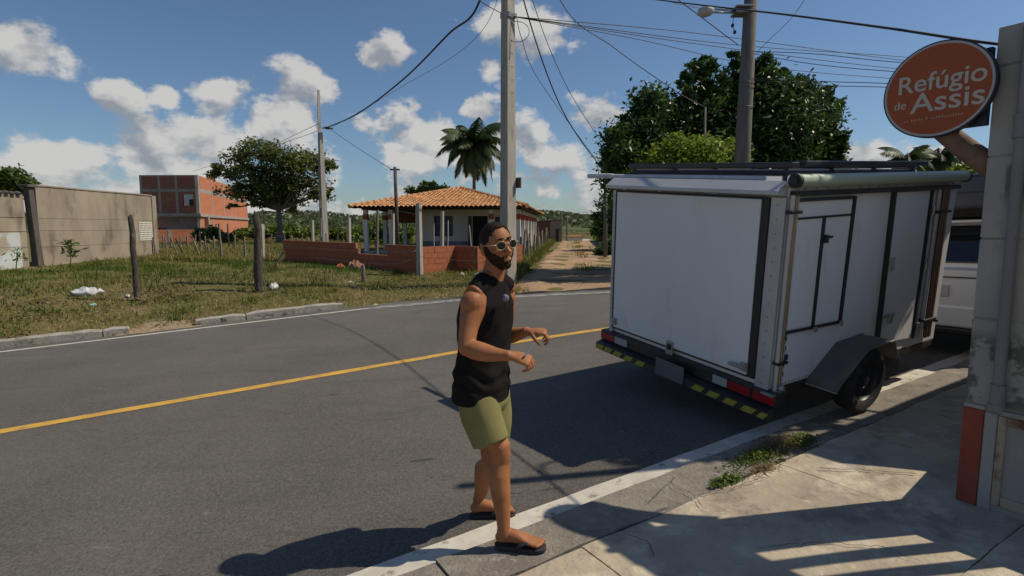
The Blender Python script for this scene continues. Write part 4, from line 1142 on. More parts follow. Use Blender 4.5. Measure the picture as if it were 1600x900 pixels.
b.box(pb_.xy.to_3d() + R_ @ Vector((.17, .22, 0)) + Vector((0, 0, zz)), (.26, .05, .30), R_); b.build('meter_plate', M['darkcol'], P, bevel=.008)
b = MB(); zz = at(803, 26, 16.2).z
for k in range(3): b.box(pb_.xy.to_3d() + Vector((0, 0, zz + k * .05)), (.34 + .0 * k, .30, .03), R_)
b.build('clamp', M['steel'], P)
b = MB(); cpt = [pb_.xy.to_3d() + Vector((.25 + .35 * math.sin(t), -.1, zz - .12 - .28 * (1 - math.cos(t)))) for t in np.linspace(0, 2 * PI, 14)]
b.tube(cpt, .009, 4, cap=False); b.build('cable_loop', M['cable'], P)

# second pole with openings in its web
q = at(507, 388, 36); q.z = gz(q.x, q.y); tz = at(502, 140, 36).z
P = thing('concrete_pole', 'slim tall concrete pole with openings in its web, beyond the low brick wall', 'utility pole', tuple(q))
b = MB(); rb = hpole_section(b, q, tz, .55, .16, .5, .2, math.radians(-48))
rb(q.z - .3, tz, -.5, -.22, -.4, .4); rb(q.z - .3, tz - 2.6, .22, .5, -.4, .4)
rb(tz - 6.6, tz - 2.6, -.22, .22, -.15, .15)
for z0, z1 in ((.2, .9), (2.3, 2.75), (4.2, 4.55), (5.6, 5.9)): rb(q.z + z0, q.z + z1, -.22, .22, -.15, .15)
b.build('shaft', M['pole'], P, bevel=.015)
b = MB(); it = at(512, 200, 36); b.box(it, (.3, .3, .12)); b.tube([it, it + Vector((.35, 0, -.05))], .04, 6); b.tube([it + Vector((-.35, 0, .0)), it], .04, 6)
b.build('insulator_bracket', M['darkcol'], P)

# round pole with street lamp across the road
q = at(1150, 438, 14.6); q.z = gz(q.x, q.y); tz = 9.2
tp = at(1166, 0, 14.6); 
P = thing('lamp_pole', 'round weathered concrete pole carrying a street lamp behind the trailer', 'street lamp', tuple(q))
b = MB(); dxy = Vector((tp.x - q.x, 0, 0)) * 0
b.tube([(q.x, q.y, q.z - .3), (q.x + .03, q.y, 2.5), (q.x + .10, q.y, tz)], [.24, .185, .125], 16); b.build('shaft', M['polegrey'], P, smooth=True)
lp = at(1100, 18, 14.2); ln = at(1158, 20, 14.6)
arm = MB(); arm.tube([ln, at(1130, 19.5, 14.4), at(1112, 19, 14.25)], .028, 8); arm.tube([ln + Vector((0, 0, .09)), at(1115, 14.5, 14.25)], .016, 6)
ao = arm.build('lamp_arm', M['steel'], P, smooth=True)
b = MB(); d = (at(1112, 19, 14.25) - at(1094, 17, 14.1)).normalized()
b.tube([at(1113, 19, 14.25), at(1109, 18.5, 14.22), at(1103, 18, 14.18), at(1097, 17.5, 14.12), at(1094, 17.2, 14.1)], [(.05, .04), (.16, .10), (.20, .13), (.17, .11), (.06, .04)], 12, side=(0, 1, 0))
b.build('lamp_head', mat('lamp_housing', (.46, .46, .44), (.36, .36, .35), 6, .45), ao, smooth=True)
b = MB(); b.box(ln + Vector((.02, 0, -.02)), (.42, .42, .05)); b.box(ln + Vector((.02, 0, .11)), (.42, .42, .04)); b.box(ln + Vector((.27, 0, -.1)), (.06, .12, .3)); b.build('clamp', M['steel'], P, bevel=.005)
b = MB(); b.ell(ln + Vector((-.22, -.05, -.32)), (.04, .04, .05)); b.ell(ln + Vector((-.16, -.05, -.48)), (.04, .04, .05)); b.tube([ln + Vector((-.2, -.05, -.05)), ln + Vector((-.22, -.05, -.32)), ln + Vector((-.16, -.05, -.48))], .008, 4); b.build('connector', M['cable'], P)
for py in (130, 137, 168):
    b = MB(); c = at(1156, py, 14.6); t = (c.z - q.z) / (tz - q.z); b.lathe([(.235 - .105 * t, -.012), (.25 - .105 * t, 0), (.235 - .105 * t, .012)], (q.x + .03 + .05 * t, q.y, c.z), (0, 0, 1), 16); b.build('wire_band', M['wire'], P)
# thin posts and masts
def mast(label, px0, py0, px1, py1, Y, r0, r1, m, arm=None, cat='pole', name='wooden_pole'):
    a = at(px0, py0, Y); t_ = at(px1, py1, Y); a.z = min(a.z, gz(a.x, a.y)); 
    P = thing(name, label, cat, tuple(a)); b = MB(); b.tube([a - Vector((0, 0, .2)), (a + t_) / 2, t_], [r0, (r0 + r1) / 2, r1], 8); b.build('shaft', m, P, smooth=True)
    if arm:
        b = MB(); c = t_ - Vector((0, 0, arm[1])); b.box(c, (arm[0], .07, .07)); b.build('crossarm', m, P)
    return P
mast('thin dark timber pole standing before the left end of the tiled house', 622, 392, 617, 261, 26.5, .10, .075, M['wood'], (.45, .12))
mast('thin grey mast against the dark tree, left of the lamp pole', 1102, 300, 1102, 168, 17.2, .04, .035, M['polegrey'], None, 'mast', 'steel_mast')
mast('thin dark pole beside the lane just left of the trailer', 946, 400, 946, 252, 27, .10, .08, M['polegrey'], (.5, .6))
mast('far dark pole over the brick shed at the end of the lane, left one', 876.5, 380, 877.5, 330, 75, .14, .10, M['wood'], None)
mast('far dark pole over the brick shed at the end of the lane, right one', 886, 380, 886, 341, 85, .14, .10, M['wood'], None)
mt = thing('lamp_mast', 'tall thin lamp mast beside the right hand wall, seen by its long thin shadow', 'street lamp', (4.25, 4.02, float(planez(4.25, 4.02))))
b = MB(); z0 = float(planez(4.25, 4.01)); zt = 4.12
b.tube([(4.25, 4.01, z0), (4.25, 4.01, z0 + 2.6), (4.25, 4.01, zt)], [.06, .055, .045], 10)
b.build('shaft', M['steel'], mt, smooth=True)
b = MB(); b.tube([(4.24, 4.03, 3.40), (4.21, 4.12, 3.41), (4.23, 4.22, 3.43), (4.31, 4.27, 3.43), (4.53, 4.26, 3.43)], .016, 8); b.build('lamp_arm', M['steel'], mt, smooth=True)

# ------------------------------------------------------------------ cables
def cable(label, pts, r, sag=0.0, n=14, m=None, name='cable', group='overhead cables'):
    """pts: list of 3-D points; parabola of given sag between each pair"""
    out = []
    for i in range(len(pts) - 1):
        p, q = Vector(pts[i]), Vector(pts[i + 1])
        for k in range(n):
            t = k / n; out.append(p + (q - p) * t - Vector((0, 0, 4 * sag * t * (1 - t))))
    out.append(Vector(pts[-1]))
    b = MB(); b.tube(out, r, 5)
    o = b.build(name, m or M['cable'], None, smooth=True, base=tuple(out[0]))
    tag(o, label, 'cable', group); return o
def smooth_pts(pts, n=10):
    P = [Vector(p) for p in pts]; P = [P[0] * 2 - P[1]] + P + [P[-1] * 2 - P[-2]]; out = []
    for i in range(1, len(P) - 2):
        for k in range(n):
            t = k / n; a, b_, c, d = P[i - 1], P[i], P[i + 1], P[i + 2]
            out.append(.5 * ((2 * b_) + (c - a) * t + (2 * a - 5 * b_ + 4 * c - d) * t * t + (3 * b_ - a - 3 * c + d) * t ** 3))
    out.append(P[-2]); return out
def cable_s(label, pts, r, **k):
    return cable(label, smooth_pts(pts), r, 0, 1, **k)
PT = lambda z: Vector((pb_.x, pb_.y, z))
cable_s('thick dark cable sagging from the slim pole up to the main pole top', [at(512, 199, 36), at(560, 177, 31), at(630, 124, 25.5), at(700, 54, 21), at(750, 0, 18.4), PT(10.0)], .035)
cable_s('thin cable climbing from the slim pole towards the main pole below the thick one', [at(512, 203, 36), at(620, 140, 27), at(750, 52, 18.5), PT(8.1)], .008)
cable_s('thin wire running down left from the slim pole towards the field tree, upper one', [at(500, 192, 36), at(450, 216, 44), at(390, 246, 55)], .016)
cable_s('thin wire running down left from the slim pole towards the field tree, lower one', [at(501, 197, 36), at(470, 214, 42), at(300, 268, 60)], .016)
cable_s('slack wire from the slim pole down right to the thin timber pole', [at(513, 200, 36), at(560, 232, 31), at(614, 266, 26.5)], .012)
cable_s('wire entering from the top edge to the left side of the main pole', [at(735, -10, 12), at(760, 8, 14), at(794, 26, 16.2)], .011)
k0 = at(803, 26, 16.2)
for lb, (a, c) in zip(['uppermost of the wires fanning right from the main pole towards the sign', 'second wire fanning right from the main pole behind the lamp pole', 'third wire fanning right from the main pole behind the lamp pole', 'lowest wire fanning right from the main pole into the dark tree'],
                      [((1090, 52), (1420, 95)), ((1150, 70), (1400, 88)), ((1100, 70), (1380, 105)), ((1000, 62), (1200, 105))]):
    cable_s(lb, [k0, at(*a, 19), at(*c, 22), at(c[0] + 250, c[1] + 22, 25)], .012)
for i, (lb, x1, y1, mid) in enumerate([('left one of three slack cables dropping right from the main pole top', 925, 240, (842, 125)), ('thick middle one of three slack cables dropping right from the main pole top', 944, 267, (880, 175)), ('right one of three slack cables dropping right from the main pole top', 945, 232, (888, 140))]):
    p0 = at(806 + 6 * i, 20 - 20 * i, 16.2) if i == 0 else PT(8.6 + .4 * i) 
    e = at(946, 256 + 6 * i, 27) if i != 2 else at(946, 258, 27)
    cable_s(lb, [p0, at(*((818, 0) if i == 1 else (832, 0)), 17.0) if i else at(815, 60, 17), at(*mid, 21), at(x1, y1, 25.5), e], [.010, .022, .012][i])
cable_s('cable dropping right from above the main pole to the thin grey mast', [PT(10.1), at(875, 0, 16.5), at(960, 75, 16.9), at(1060, 145, 17.1), at(1102, 168, 17.2)], .013)
cable_s('thick dark cable crossing before the lamp pole down to the orange sign', [Vector((.15, 16.2, 6.95)), Vector((1.35, 11.69, 4.709)), Vector((1.85, 9.77, 3.848)), Vector((2.174, 7.78, 2.979)), Vector((2.319, 6.39, 2.388)), Vector((2.43, 5.22, 1.894)), at(1380, 43, 4.0), at(1552, 68, 3.2), Vector((3.0, 3.3, 1.04))], .009)
cable_s('cable dropping from the top edge to the lamp pole above the dark tree', [at(1040, -12, 12), at(1060, 0, 12.6), at(1153, 70, 14.4)], .011)
cable_s('faint wire from the top edge down to the lamp pole, passing the lamp', [at(1020, -4, 13), at(1090, 12, 14.1), at(1154, 18, 14.5)], .008)
cable_s('thin wire rising from the dark tree to the top edge right of the lamp pole', [at(1262, -8, 15), at(1235, 30, 16), at(1192, 72, 18), at(1180, 85, 18.6)], .007)
for lb, y0, y1, y2 in [('upper wire from the lamp pole to the right above the trailer', 80, 84, 97), ('middle wire from the lamp pole to the right above the trailer', 82, 100, 112), ('lower wire from the lamp pole to the right above the trailer', 122, 127, 131), ('lowest wire from the lamp pole to the right above the trailer', 124, 133, 137)]:
    cable_s(lb, [at(1166, y0, 14.6), at(1270, y1, 13.2), at(1400, y2, 11.8), at(1640, y2 + 14, 10.2)], .008)

# ------------------------------------------------------------------ fence posts, stakes, wire
def post(label, x0, y0, x1, y1, w, m, name='wooden_post', sides=7, Y=None, seed=0, group=None, taper=.85, cat='post', depthf=1.0, bend=0.0):
    b0 = gp(x0, y0) if Y is None else at(x0, y0, Y)
    Yd = b0.y; top = at(x1, y1, Yd); r = w / 2 * Yd / FPX
    base = Vector((b0.x, b0.y, min(b0.z, gz(b0.x, b0.y))))
    rr = random.Random(seed + int(x0)); b = MB(); pts = []; rd = []
    n = 6
    for i in range(n + 1):
        t = i / n; p = base - Vector((0, 0, .2)) + (top - base + Vector((0, 0, .2))) * t
        if sides > 4: p += Vector((rr.uniform(-1, 1), rr.uniform(-1, 1), 0)) * r * .22 + Vector((bend * r * math.sin(PI * t), 0, 0))
        pts.append(p); rd.append(r * (1 - (1 - taper) * t) * (rr.uniform(.9, 1.1) if sides > 4 else 1))
    if sides > 4: pts.append(pts[-1] + Vector((r * .3, 0, r * .9))); rd.append(r * .35)
    b.tube(pts, rd, sides, side=(1, .35, 0) if sides == 4 else None)
    o = b.build(name, m, None, smooth=45, base=tuple(base)); tag(o, label, cat, group); return o
post('leaning dark wooden fence post left of the other, on the grassy verge', 215, 470, 204, 340, 9, M['wood'], seed=1, sides=9)
post('thick dark wooden fence post with a chipped top on the grassy verge', 406, 456, 401, 338, 14, M['wood'], seed=2, sides=9)
post('pale concrete post hidden behind the thick dark wooden post', 409, 408, 409, 350, 9, M['pole'], 'concrete_post', 4)
post('stout lichen covered concrete post at the corner of the low brick wall', 656, 431, 654, 318, 11, M['pole'], 'concrete_post', 4)
post('concrete post standing behind the left end of the low brick wall', 489, 396, 488, 344, 5.5, M['pole'], 'concrete_post', 4, Y=23.8)
post('tall concrete post with bare top, first left of the porch corner', 546, 402, 545, 340, 7, M['pole'], 'concrete_post', 4, Y=22.2)
post('leaning grey post in the gap of the low brick wall', 588, 404, 590, 328, 5, M['polegrey'], 'concrete_post', 4, Y=21.0)
post('concrete post left of the timber pole behind the low brick wall', 614, 402, 614, 334, 6, M['pole'], 'concrete_post', 4, Y=20.6)
post('concrete post in front of the house door behind the low brick wall', 690, 402, 691, 330, 7, M['pole'], 'concrete_post', 4, Y=20.8)
post('leaning thin rod behind the low brick wall in front of the right window', 740, 395, 733, 352, 2.4, M['pole'], 'steel_rod', 5, Y=20.4, cat='rod')
post('upright thin rod behind the low brick wall in front of the door', 699, 395, 700, 345, 2.2, M['pole'], 'steel_rod', 5, Y=20.6, cat='rod')
post('thin rod between the window and the door of the tiled house', 678, 395, 678, 350, 2, M['pole'], 'steel_rod', 5, Y=20.9, cat='rod')
post('short grey wooden stump in the straw before the low brick wall', 569, 441, 567, 416, 8, M['stake'], 'wooden_stump', 8, taper=.8, cat='stump')
post('pale plank leaning against the left end of the low brick wall', 424, 418, 443, 393, 4.5, M['stake'], 'wooden_plank', 4, cat='plank')
raw = [((60, 450), (38, 300)), ((85, 450), (65, 260)), ((210, 470), (180, 260)), ((330, 460), (235, 265)), ((405, 465), (290, 280)), ((165, 380), (160, 240)), ((335, 360), (332, 250)),
       ((545, 450), (460, 285)), ((535, 390), (525, 210)), ((590, 400), (580, 255)), ((672, 410), (670, 260)), ((755, 485), (718, 135)), ((825, 395), (805, 130)), ((875, 400), (880, 250)), ((985, 495), (975, 265)),
       ((1245, 420), (1250, 230)), ((1372, 380), (1375, 225)), ((1450, 370), (1450, 245)), ((622, 440), (610, 330)), ((405, 380), (402, 250)), ((720, 400), (716, 300)), ((480, 400), (485, 240)), ((240, 380), (238, 280))]
lab = {3: 'stake leaning far left in the ragged fence before the orange building', 4: 'second far leaning stake of the ragged fence, its foot right of the first', 7: 'pale stake leaning left in the middle of the ragged fence', 11: 'tall dark stake with a forked top in the ragged fence', 12: 'tall pale stake right of the tall dark one in the ragged fence', 14: 'thick squared stake at the right end of the ragged fence'}
for i, ((xa, ya), (xb, yb)) in enumerate(raw):
    post(lab.get(i, 'thin weathered upright stake of the ragged fence before the orange building'), 230 + xa / 6.43, 330 + ya / 6.43, 230 + xb / 6.43, 330 + yb / 6.43, [2.6, 3.4, 2.9][i % 3] * (1.5 if i in (11, 14) else 1), M['stake'] if i % 4 else M['wood'], 'fence_stake', 6, seed=i * 7, group='stakes of the ragged field fence', cat='stake')
for i in range(20):
    t = i / 19; Y = 22.5 + 26 * t ** 1.3; X = lane_c(Y) - 2.55 - .25 * math.sin(i * 2.1)
    b0 = Vector((X, Y, gz(X, Y))); h = 1.15 + .25 * math.sin(i * 3.7); r = .055 + .02 * math.sin(i * 1.7)
    b = MB(); lx = .12 * math.sin(i * 5.1)
    b.tube([b0 - Vector((0, 0, .2)), b0 + Vector((lx * .4, .02, h * .5)), b0 + Vector((lx, 0, h)), b0 + Vector((lx, 0, h + .05))], [r, r * .95, r * .8, r * .3], 7)
    o = b.build('fence_stake', M['stake'] if i % 3 else M['wood'], None, smooth=45, base=tuple(b0))
    tag(o, 'rough grey stake in the row along the sandy lane beside the tiled house', 'stake', 'stakes along the sandy lane')
for i in range(13):                                  # sparse line further along the field
    x = 445 + i * 9.2; Y = 33 + (i % 3) * .4
    b0 = at(x, 385, Y); b0.z = gz(b0.x, b0.y); h = .95 + .2 * math.sin(i * 2.9)
    b = MB(); b.tube([b0 - Vector((0, 0, .1)), b0 + Vector((.03 * math.sin(i), 0, h))], [.045, .03], 6)
    o = b.build('fence_stake', M['stake'], None, base=tuple(b0)); tag(o, 'thin distant stake in the field left of the tiled house', 'stake', 'distant field stakes')
def wirerun(label, pts, r=.006):
    cable_s(label, pts, r, m=M['wire'], name='fence_wire', group='fence wires')
cp = bpy.data.objects['concrete_post.001'].location
wirerun('upper fence wire along the front of the low brick wall', [Vector((-9.6, 22.6, -.72)), Vector((-6, 19.7, -.80)), Vector((-3.35, 17.6, -.78)), Vector((cp.x - .05, cp.y - .1, -.7))])
wirerun('lower fence wire along the front of the low brick wall', [Vector((-7.6, 21.0, -1.12)), Vector((-4.2, 18.2, -1.2)), Vector((cp.x - .05, cp.y - .1, -1.0))])
wirerun('fence wire from the corner post to the main pole', [Vector((cp.x, cp.y - .1, -.95)), Vector((-1.2, 17.2, -1.05)), Vector((pb_.x, pb_.y, -1.0))])
wirerun('upper fence wire across the open field left of the brick wall', [Vector((-11.9, 27.2, -.35)), Vector((-10.5, 25.6, -.42)), Vector((-9.8, 24.2, -.45))], .008)

# ------------------------------------------------------------------ far buildings at the end of the lane
def fbox(name, m, lo, hi, parent, **k):
    b = MB(); b.lohi(lo, hi); return b.build(name, m, parent, **k)
a = at(848, 400, 52); g = gz(3.2, 54)
sh = thing('brick_shed', 'low dark brick shed with a pale gable beside the lane', 'shed', (3.0, 57, g))
fbox('side_wall', M['brickdark'], (2.7, 55, g - 2), (3.75, 66, .55), sh)
fbox('front_wall', M['plaster'], (3.753, 55.02, g - 2), (4.7, 55.2, .62), sh)
fbox('gable_wall', M['plaster'], (4.703, 55.02, g - 2), (4.85, 65.9, .58), sh)
fbox('door', M['timber'], (4.3, 54.985, g), (4.6, 55.018, -.15), sh)
b = MB(); b.prism([(2.6, 54.9, .5), (3.8, 54.9, .62), (4.95, 54.9, .63), (4.95, 54.9, .70), (3.8, 54.9, .70), (2.6, 54.9, .57)], (0, 0, 0), (0, 11.3, 0)); b.build('roof', M['brickdark'], sh)
g = -3.8
for nm, x0, x1, y, h, lb in [('white_house', 8.3, 10.3, 82, -1.45, 'small white house at the far end of the sandy lane'), ('white_wall', 10.4, 12.2, 84, -1.95, 'low white wall right of the far white house')]:
    hh = thing(nm, lb, 'house' if 'house' in nm else 'wall', ((x0 + x1) / 2, y, g))
    fbox('wall', M['renderw'], (x0, y, g - .6), (x1, y + 5, h), hh)
    if 'house' in nm:
        for k in range(3): fbox('door' if k == 1 else 'window', M['dado'], (x0 + .4 + k * 1.0, y - .03, g + .2), (x0 + .85 + k * 1.0, y - .002, h - .5), hh)
        fbox('roof', M['tile'], (x0 - .2, y - .3, h + .002), (x1 + .2, y + 5.2, h + .14), hh)
gw = thing('grey_wall', 'plain grey wall on the right of the lane just left of the trailer', 'wall', (6.65, 31, gz(6.65, 31)))
b = MB(); b.prism([(6.55, 31, -4.5), (6.75, 31, -4.5), (6.75, 31, .55), (6.55, 31, .55)], (0, 0, 0), (3.2, 31, 0)); b.build('wall', M['plaster'], gw)
b = MB(); b.prism([(6.5, 31, .553), (6.8, 31, .553), (6.8, 31, .62), (6.5, 31, .62)], (0, 0, 0), (3.2, 31, 0)); b.build('coping', M['cement'], gw)
fbox('pillar', M['cement'], (6.46, 30.6, -1.9), (6.84, 30.998, .75), gw, bevel=.02)

# ------------------------------------------------------------------ litter on the verge
def litter(label, x, y, sx, sy, sz, m, name, cat, seed):
    p = gp(x, y); rg = random.Random(seed); b = MB(); b.ell((0, 0, 0), (sx, sy, sz), None, 22, 14)
    b.v = [(v[0] * (1 + .55 * mnoise.noise((v[0] * 9 + seed, v[1] * 9, v[2] * 9))) , v[1], p.z * 0 + v[2] * (1 + .5 * mnoise.noise((v[0] * 14, v[1] * 14 + seed, 2))) + sz * .9 * mnoise.noise((v[0] * 26, v[1] * 26, seed))) for v in b.v]
    o = b.build(name, m, None, smooth=30, local=True); o.location = p + Vector((0, 0, sz * .6)); o.rotation_euler = (0, 0, rg.uniform(0, 3)); tag(o, label, cat); return o
litter('crumpled white plastic bag lying in the grass near the leaning post', 136, 462, .30, .18, .11, M['plastic_white'], 'plastic_bag', 'bag', 1)
litter('pale crumpled bottle lying at the foot of the thick dark post', 428, 452, .09, .17, .09, M['plastic_white'], 'plastic_bottle', 'bottle', 2)
litter('small pale scrap of rubbish in the straw left of the stump', 548, 443, .08, .06, .04, M['plastic_white'], 'rubbish_scrap', 'rubbish', 3)
litter('tiny yellow scrap of rubbish near the far kerb end', 587, 478, .07, .05, .03, mat('yellow_scrap', (.55, .42, .12), rough=.7), 'rubbish_scrap', 'rubbish', 4)
litter('greenish scrap of rubbish below the white bag', 146, 479, .10, .07, .04, mat('green_scrap', (.25, .45, .38), rough=.6), 'rubbish_scrap', 'rubbish', 5)
litter('white scrap in the grass right of the leaning post', 200, 464, .14, .05, .03, M['plastic_white'], 'rubbish_scrap', 'rubbish', 6)
litter('broken orange brick lying before the low wall', 533, 419, .15, .10, .09, M['brick'], 'broken_brick', 'brick', 7)
litter('larger broken brick lump beside the stump', 556, 420, .22, .16, .16, mat('dusty_brick', (.36, .2, .13), (.28, .15, .1), 6, .95), 'broken_brick', 'brick', 8)
for i, (x, y) in enumerate([(745, 433), (722, 432), (768, 434)]):
    litter(['pale stone at the foot of the low wall, left of three', 'palest stone at the foot of the low wall, middle of three', 'stone at the foot of the low wall, right of three'][[1, 0, 2][i]], x, y, .13, .09, .07, M['kerb'], 'stone', 'stone', 10 + i)
def sprig(label, x, y, h, n, Y=None, seed=1):
    p = gp(x, y) if Y is None else at(x, y, Y)
    t = thing('sapling', label, 'plant', tuple(p)); rg = np.random.default_rng(seed); b = MB()
    b.tube([p, p + Vector((.06, 0, h * .5)), p + Vector((.12, 0, h))], [.018, .014, .006], 5); b.build('stem', M['weed'], t)
    q = np.array(p) + np.stack([rg.normal(.1, h * .16, n), rg.normal(0, h * .16, n), h * rg.uniform(.5, 1.05, n)], 1)
    V, F, col = leaf_quads(q, h * .26, h * .09, rg.uniform(.1, .7, n), rg=rg, up=.6); np_mesh('leaves', V, F, M['leaf_bush'], col, t)
sprig('young leafy sapling in front of the bare plaster wall', 110, 424, 1.0, 70, seed=1)
sprig('dark weed at the foot of the pale blue wall', 25, 424, .75, 40, seed=2)
# ground-hugging straw heaps along the wall foot
# ------------------------------------------------------------------ white cargo trailer, rolled a little towards the kerb
TR = Vector((0.867, 0.495, 0.057)).normalized(); TL = Vector((-0.498, 0.863, 0.087)); TL = (TL - TR * TL.dot(TR)).normalized(); TU = TR.cross(TL)
TA = at(1232, 285, 4.0)                                   # rear right upper corner: x forward, y to the road, z up
TO = Vector((1.28, .94, -2.1))
trl = bpy.data.objects.new('cargo_trailer', None); COL.objects.link(trl)
trl.matrix_world = Matrix.Translation(TA + TR * TO.x + TL * TO.y + TU * TO.z) @ Matrix((TR, TL, TU)).transposed().to_4x4()
tag(trl, 'white box trailer parked at the kerb with black framed hatch and awning roll', 'trailer')
M['tr_white'] = mat('trailer_white', (.74, .735, .73), (.68, .675, .67), 1.3, .42, c3=(.52, .505, .48), s3=2.2, t3=(.56, .76), stretch=(1.4, 1.4, .45))
M['tr_trim'] = mat('white_aluminium', (.50, .50, .505), (.43, .43, .435), 3, .35, metal=.25)
M['tr_black'] = mat('black_seal', (.016, .016, .017), (.025, .025, .026), 8, .55)
M['tr_blackmetal'] = mat('black_painted_metal', (.02, .02, .022), (.035, .033, .032), 5, .4)
M['tr_red'] = mat('red_reflector', (.30, .014, .018), (.24, .011, .015), 9, .25)
M['tr_refl'] = mat('white_reflector', (.38, .38, .38), (.32, .32, .32), 30, .3)
M['tr_yellow'] = mat('yellow_reflective', (.36, .31, .03), (.30, .26, .03), 20, .45)
M['tr_bronze'] = mat('bronze_tube', (.36, .27, .16), (.28, .20, .12), 6, .35, metal=.55)
M['tr_copper'] = mat('brown_tube', (.20, .12, .085), (.15, .09, .065), 6, .4, metal=.4)
M['awning'] = mat('awning_roll', (.36, .43, .33), (.29, .35, .27), 3, .5, stretch=(.3, 4, 4))
M['rubber'] = mat('tyre_rubber', (.022, .021, .02), (.035, .033, .031), 12, .85)
M['rim'] = mat('black_steel_rim', (.04, .04, .042), (.055, .055, .056), 9, .45, metal=.3)
M['guard'] = mat('mudguard_metal', (.15, .138, .125), (.10, .092, .085), 4, .55, metal=.2)
def tb(name, m, lo, hi, parent=None, **k):
    b = MB(); b.lohi(lo, hi); return b.build(name, m, parent or trl, base=TO, **k)
def tm(b, name, m, parent=None, **k): return b.build(name, m, parent or trl, base=TO, **k)
tb('body', M['tr_white'], (.02, 0, -1.57), (2.54, 1.88, -.03), bevel=.012)
tb('roof_panel', M['tr_trim'], (-.01, -.01, -.028), (2.56, 1.89, .004), bevel=.008)
# rear flap with its black seals
rp = tb('rear_flap', M['tr_white'], (-.030, .185, -1.50), (.018, 1.80, -.125), bevel=.006)
for lo, hi in (((-.022, .120, -1.515), (.016, .183, -.112)), ((-.022, 1.802, -1.515), (.016, 1.828, -.112)), ((-.021, .184, -.123), (.015, 1.801, -.108)), ((-.021, .184, -1.518), (.015, 1.801, -1.502))):
    tb('seal', M['tr_black'], lo, hi, rp)
tb('corner_post', M['tr_trim'], (-.012, .0, -1.57), (.018, .118, -.105), bevel=.005)
tb('corner_post', M['tr_trim'], (-.012, 1.83, -1.57), (.018, 1.88, -.105), bevel=.005)
b = MB(); b.prism([(.0, -.005, .012), (-.105, -.005, -.060), (-.105, -.005, -.088), (.018, -.005, -.10)], (0, .01, 0), (0, 1.895, 0)); tm(b, 'roof_lip', M['tr_trim'], bevel=.004)
for y in (.55, 1.15, 1.6): tb('lip_clip', M['steel'], (-.109, y - .02, -.096), (-.05, y + .02, -.0885))
# latches and lock of the flap
for y, s in ((.205, 1), (1.765, -1)):
    b = MB(); b.lohi((-.055, y - .025, -1.47), (-.032, y + .025, -1.40)); b.lohi((-.068, y - .02, -1.452), (-.0555, y + s * .13 if s > 0 else y + .02, -1.422)); tm(b, 'latch', M['steel'], rp, bevel=.004)
b = MB(); b.lohi((-.044, .955, -1.565), (-.0305, 1.035, -1.44)); tm(b, 'lock_plate', M['steel'], rp, bevel=.003)
b = MB(); b.lohi((-.056, .975, -1.515), (-.0445, 1.015, -1.465)); tm(b, 'lock', M['tr_black'], rp)
# rear bar with lights, number plate and hazard strip
bar = tb('rear_bar', M['tr_blackmetal'], (-.035, -.09, -1.672), (.10, 1.98, -1.572), bevel=.006)
for y0, y1, m, nm in ((1.755, 1.965, 'tr_red', 'tail_light'), (1.56, 1.745, 'tr_refl', 'white_reflector'), (.345, .49, 'tr_refl', 'white_reflector'), (.125, .335, 'tr_red', 'tail_light'), (-.085, .095, 'tr_red', 'tail_light')):
    tb(nm, M[m], (-.048, y0, -1.660), (-.036, y1, -1.590), bar, bevel=.003)
tb('bracket', M['steel'], (-.07, -.085, -1.583), (-.0362, .02, -1.5735), bar)
hz_ = MB(); hz_.prism([(-.02, 0, -1.676), (-.105, 0, -1.70), (-.11, 0, -1.765), (-.015, 0, -1.765)], (0, -.07, 0), (0, 1.97, 0)); hb = tm(hz_, 'hazard_bumper', M['tr_blackmetal'])
for y in (1.90, 1.77, 1.62, 1.46, 1.29, .58, .42, .25, .08, -.045):
    h = .052 if y > -.03 else .03
    b = MB(); b.prism([(-.1072, y - h - .02, -1.708), (-.1072, y + h - .02, -1.708), (-.1112, y + h + .02, -1.757), (-.1112, y - h + .02, -1.757)], (-.001, 0, 0), (-.004, 0, 0)); tm(b, 'yellow_mark', M['tr_yellow'], hb)
tb('number_plate', mat('plate_grey', (.13, .135, .145), (.10, .105, .115), 3, .5), (-.1185, .74, -1.76), (-.114, 1.08, -1.60), bar, bevel=.003)
# bronze awning legs strapped to the corners
b = MB()
leg = []
for (x, y, m, r) in ((.028, -.030, 'tr_trim', .017), (.066, -.032, 'tr_bronze', .016), (.100, -.024, 'tr_trim', .010)):
    b = MB(); b.tube([(x - .004, y, -.09), (x + .004, y, -1.60)], r, 10); tm(b, 'awning_leg', M[m], smooth=40)
for (x, y, m, r) in ((2.16, -.020, 'tr_trim', .018), (2.225, -.030, 'tr_copper', .017), (2.275, -.030, 'tr_copper', .017), (2.325, -.026, 'tr_bronze', .010)):
    b = MB(); b.tube([(x, y, -.06), (x + .05, y, -1.50)], r, 10); tm(b, 'awning_leg', M[m], smooth=40)
for x0, x1, z in ((-.005, .12, -.21), (.01, .13, -1.35), (2.13, 2.36, -.30), (2.17, 2.40, -1.32)):
    tb('strap', M['tr_black'], (x0, -.056, z - .012), (x1, -.0005, z + .012), bevel=.004)
b = MB(); b.ell((.075, -.05, -1.55), (.03, .03, .03)); b.lohi((.03, -.07, -1.60), (.11, -.001, -1.565)); b.tube([(.05, -.045, -1.6), (.06, -.075, -1.64), (.10, -.075, -1.655)], .010, 6); tm(b, 'leg_foot', M['steel'], smooth=40)
b = MB()
for k in range(5): b.lohi((.128, -.012, -1.2 - k * .07), (.150, -.0006, -1.165 - k * .07))
b.lohi((.118, -.030, -1.34), (.16, -.0127, -1.30)); tm(b, 'hinge_rail', M['tr_black'])
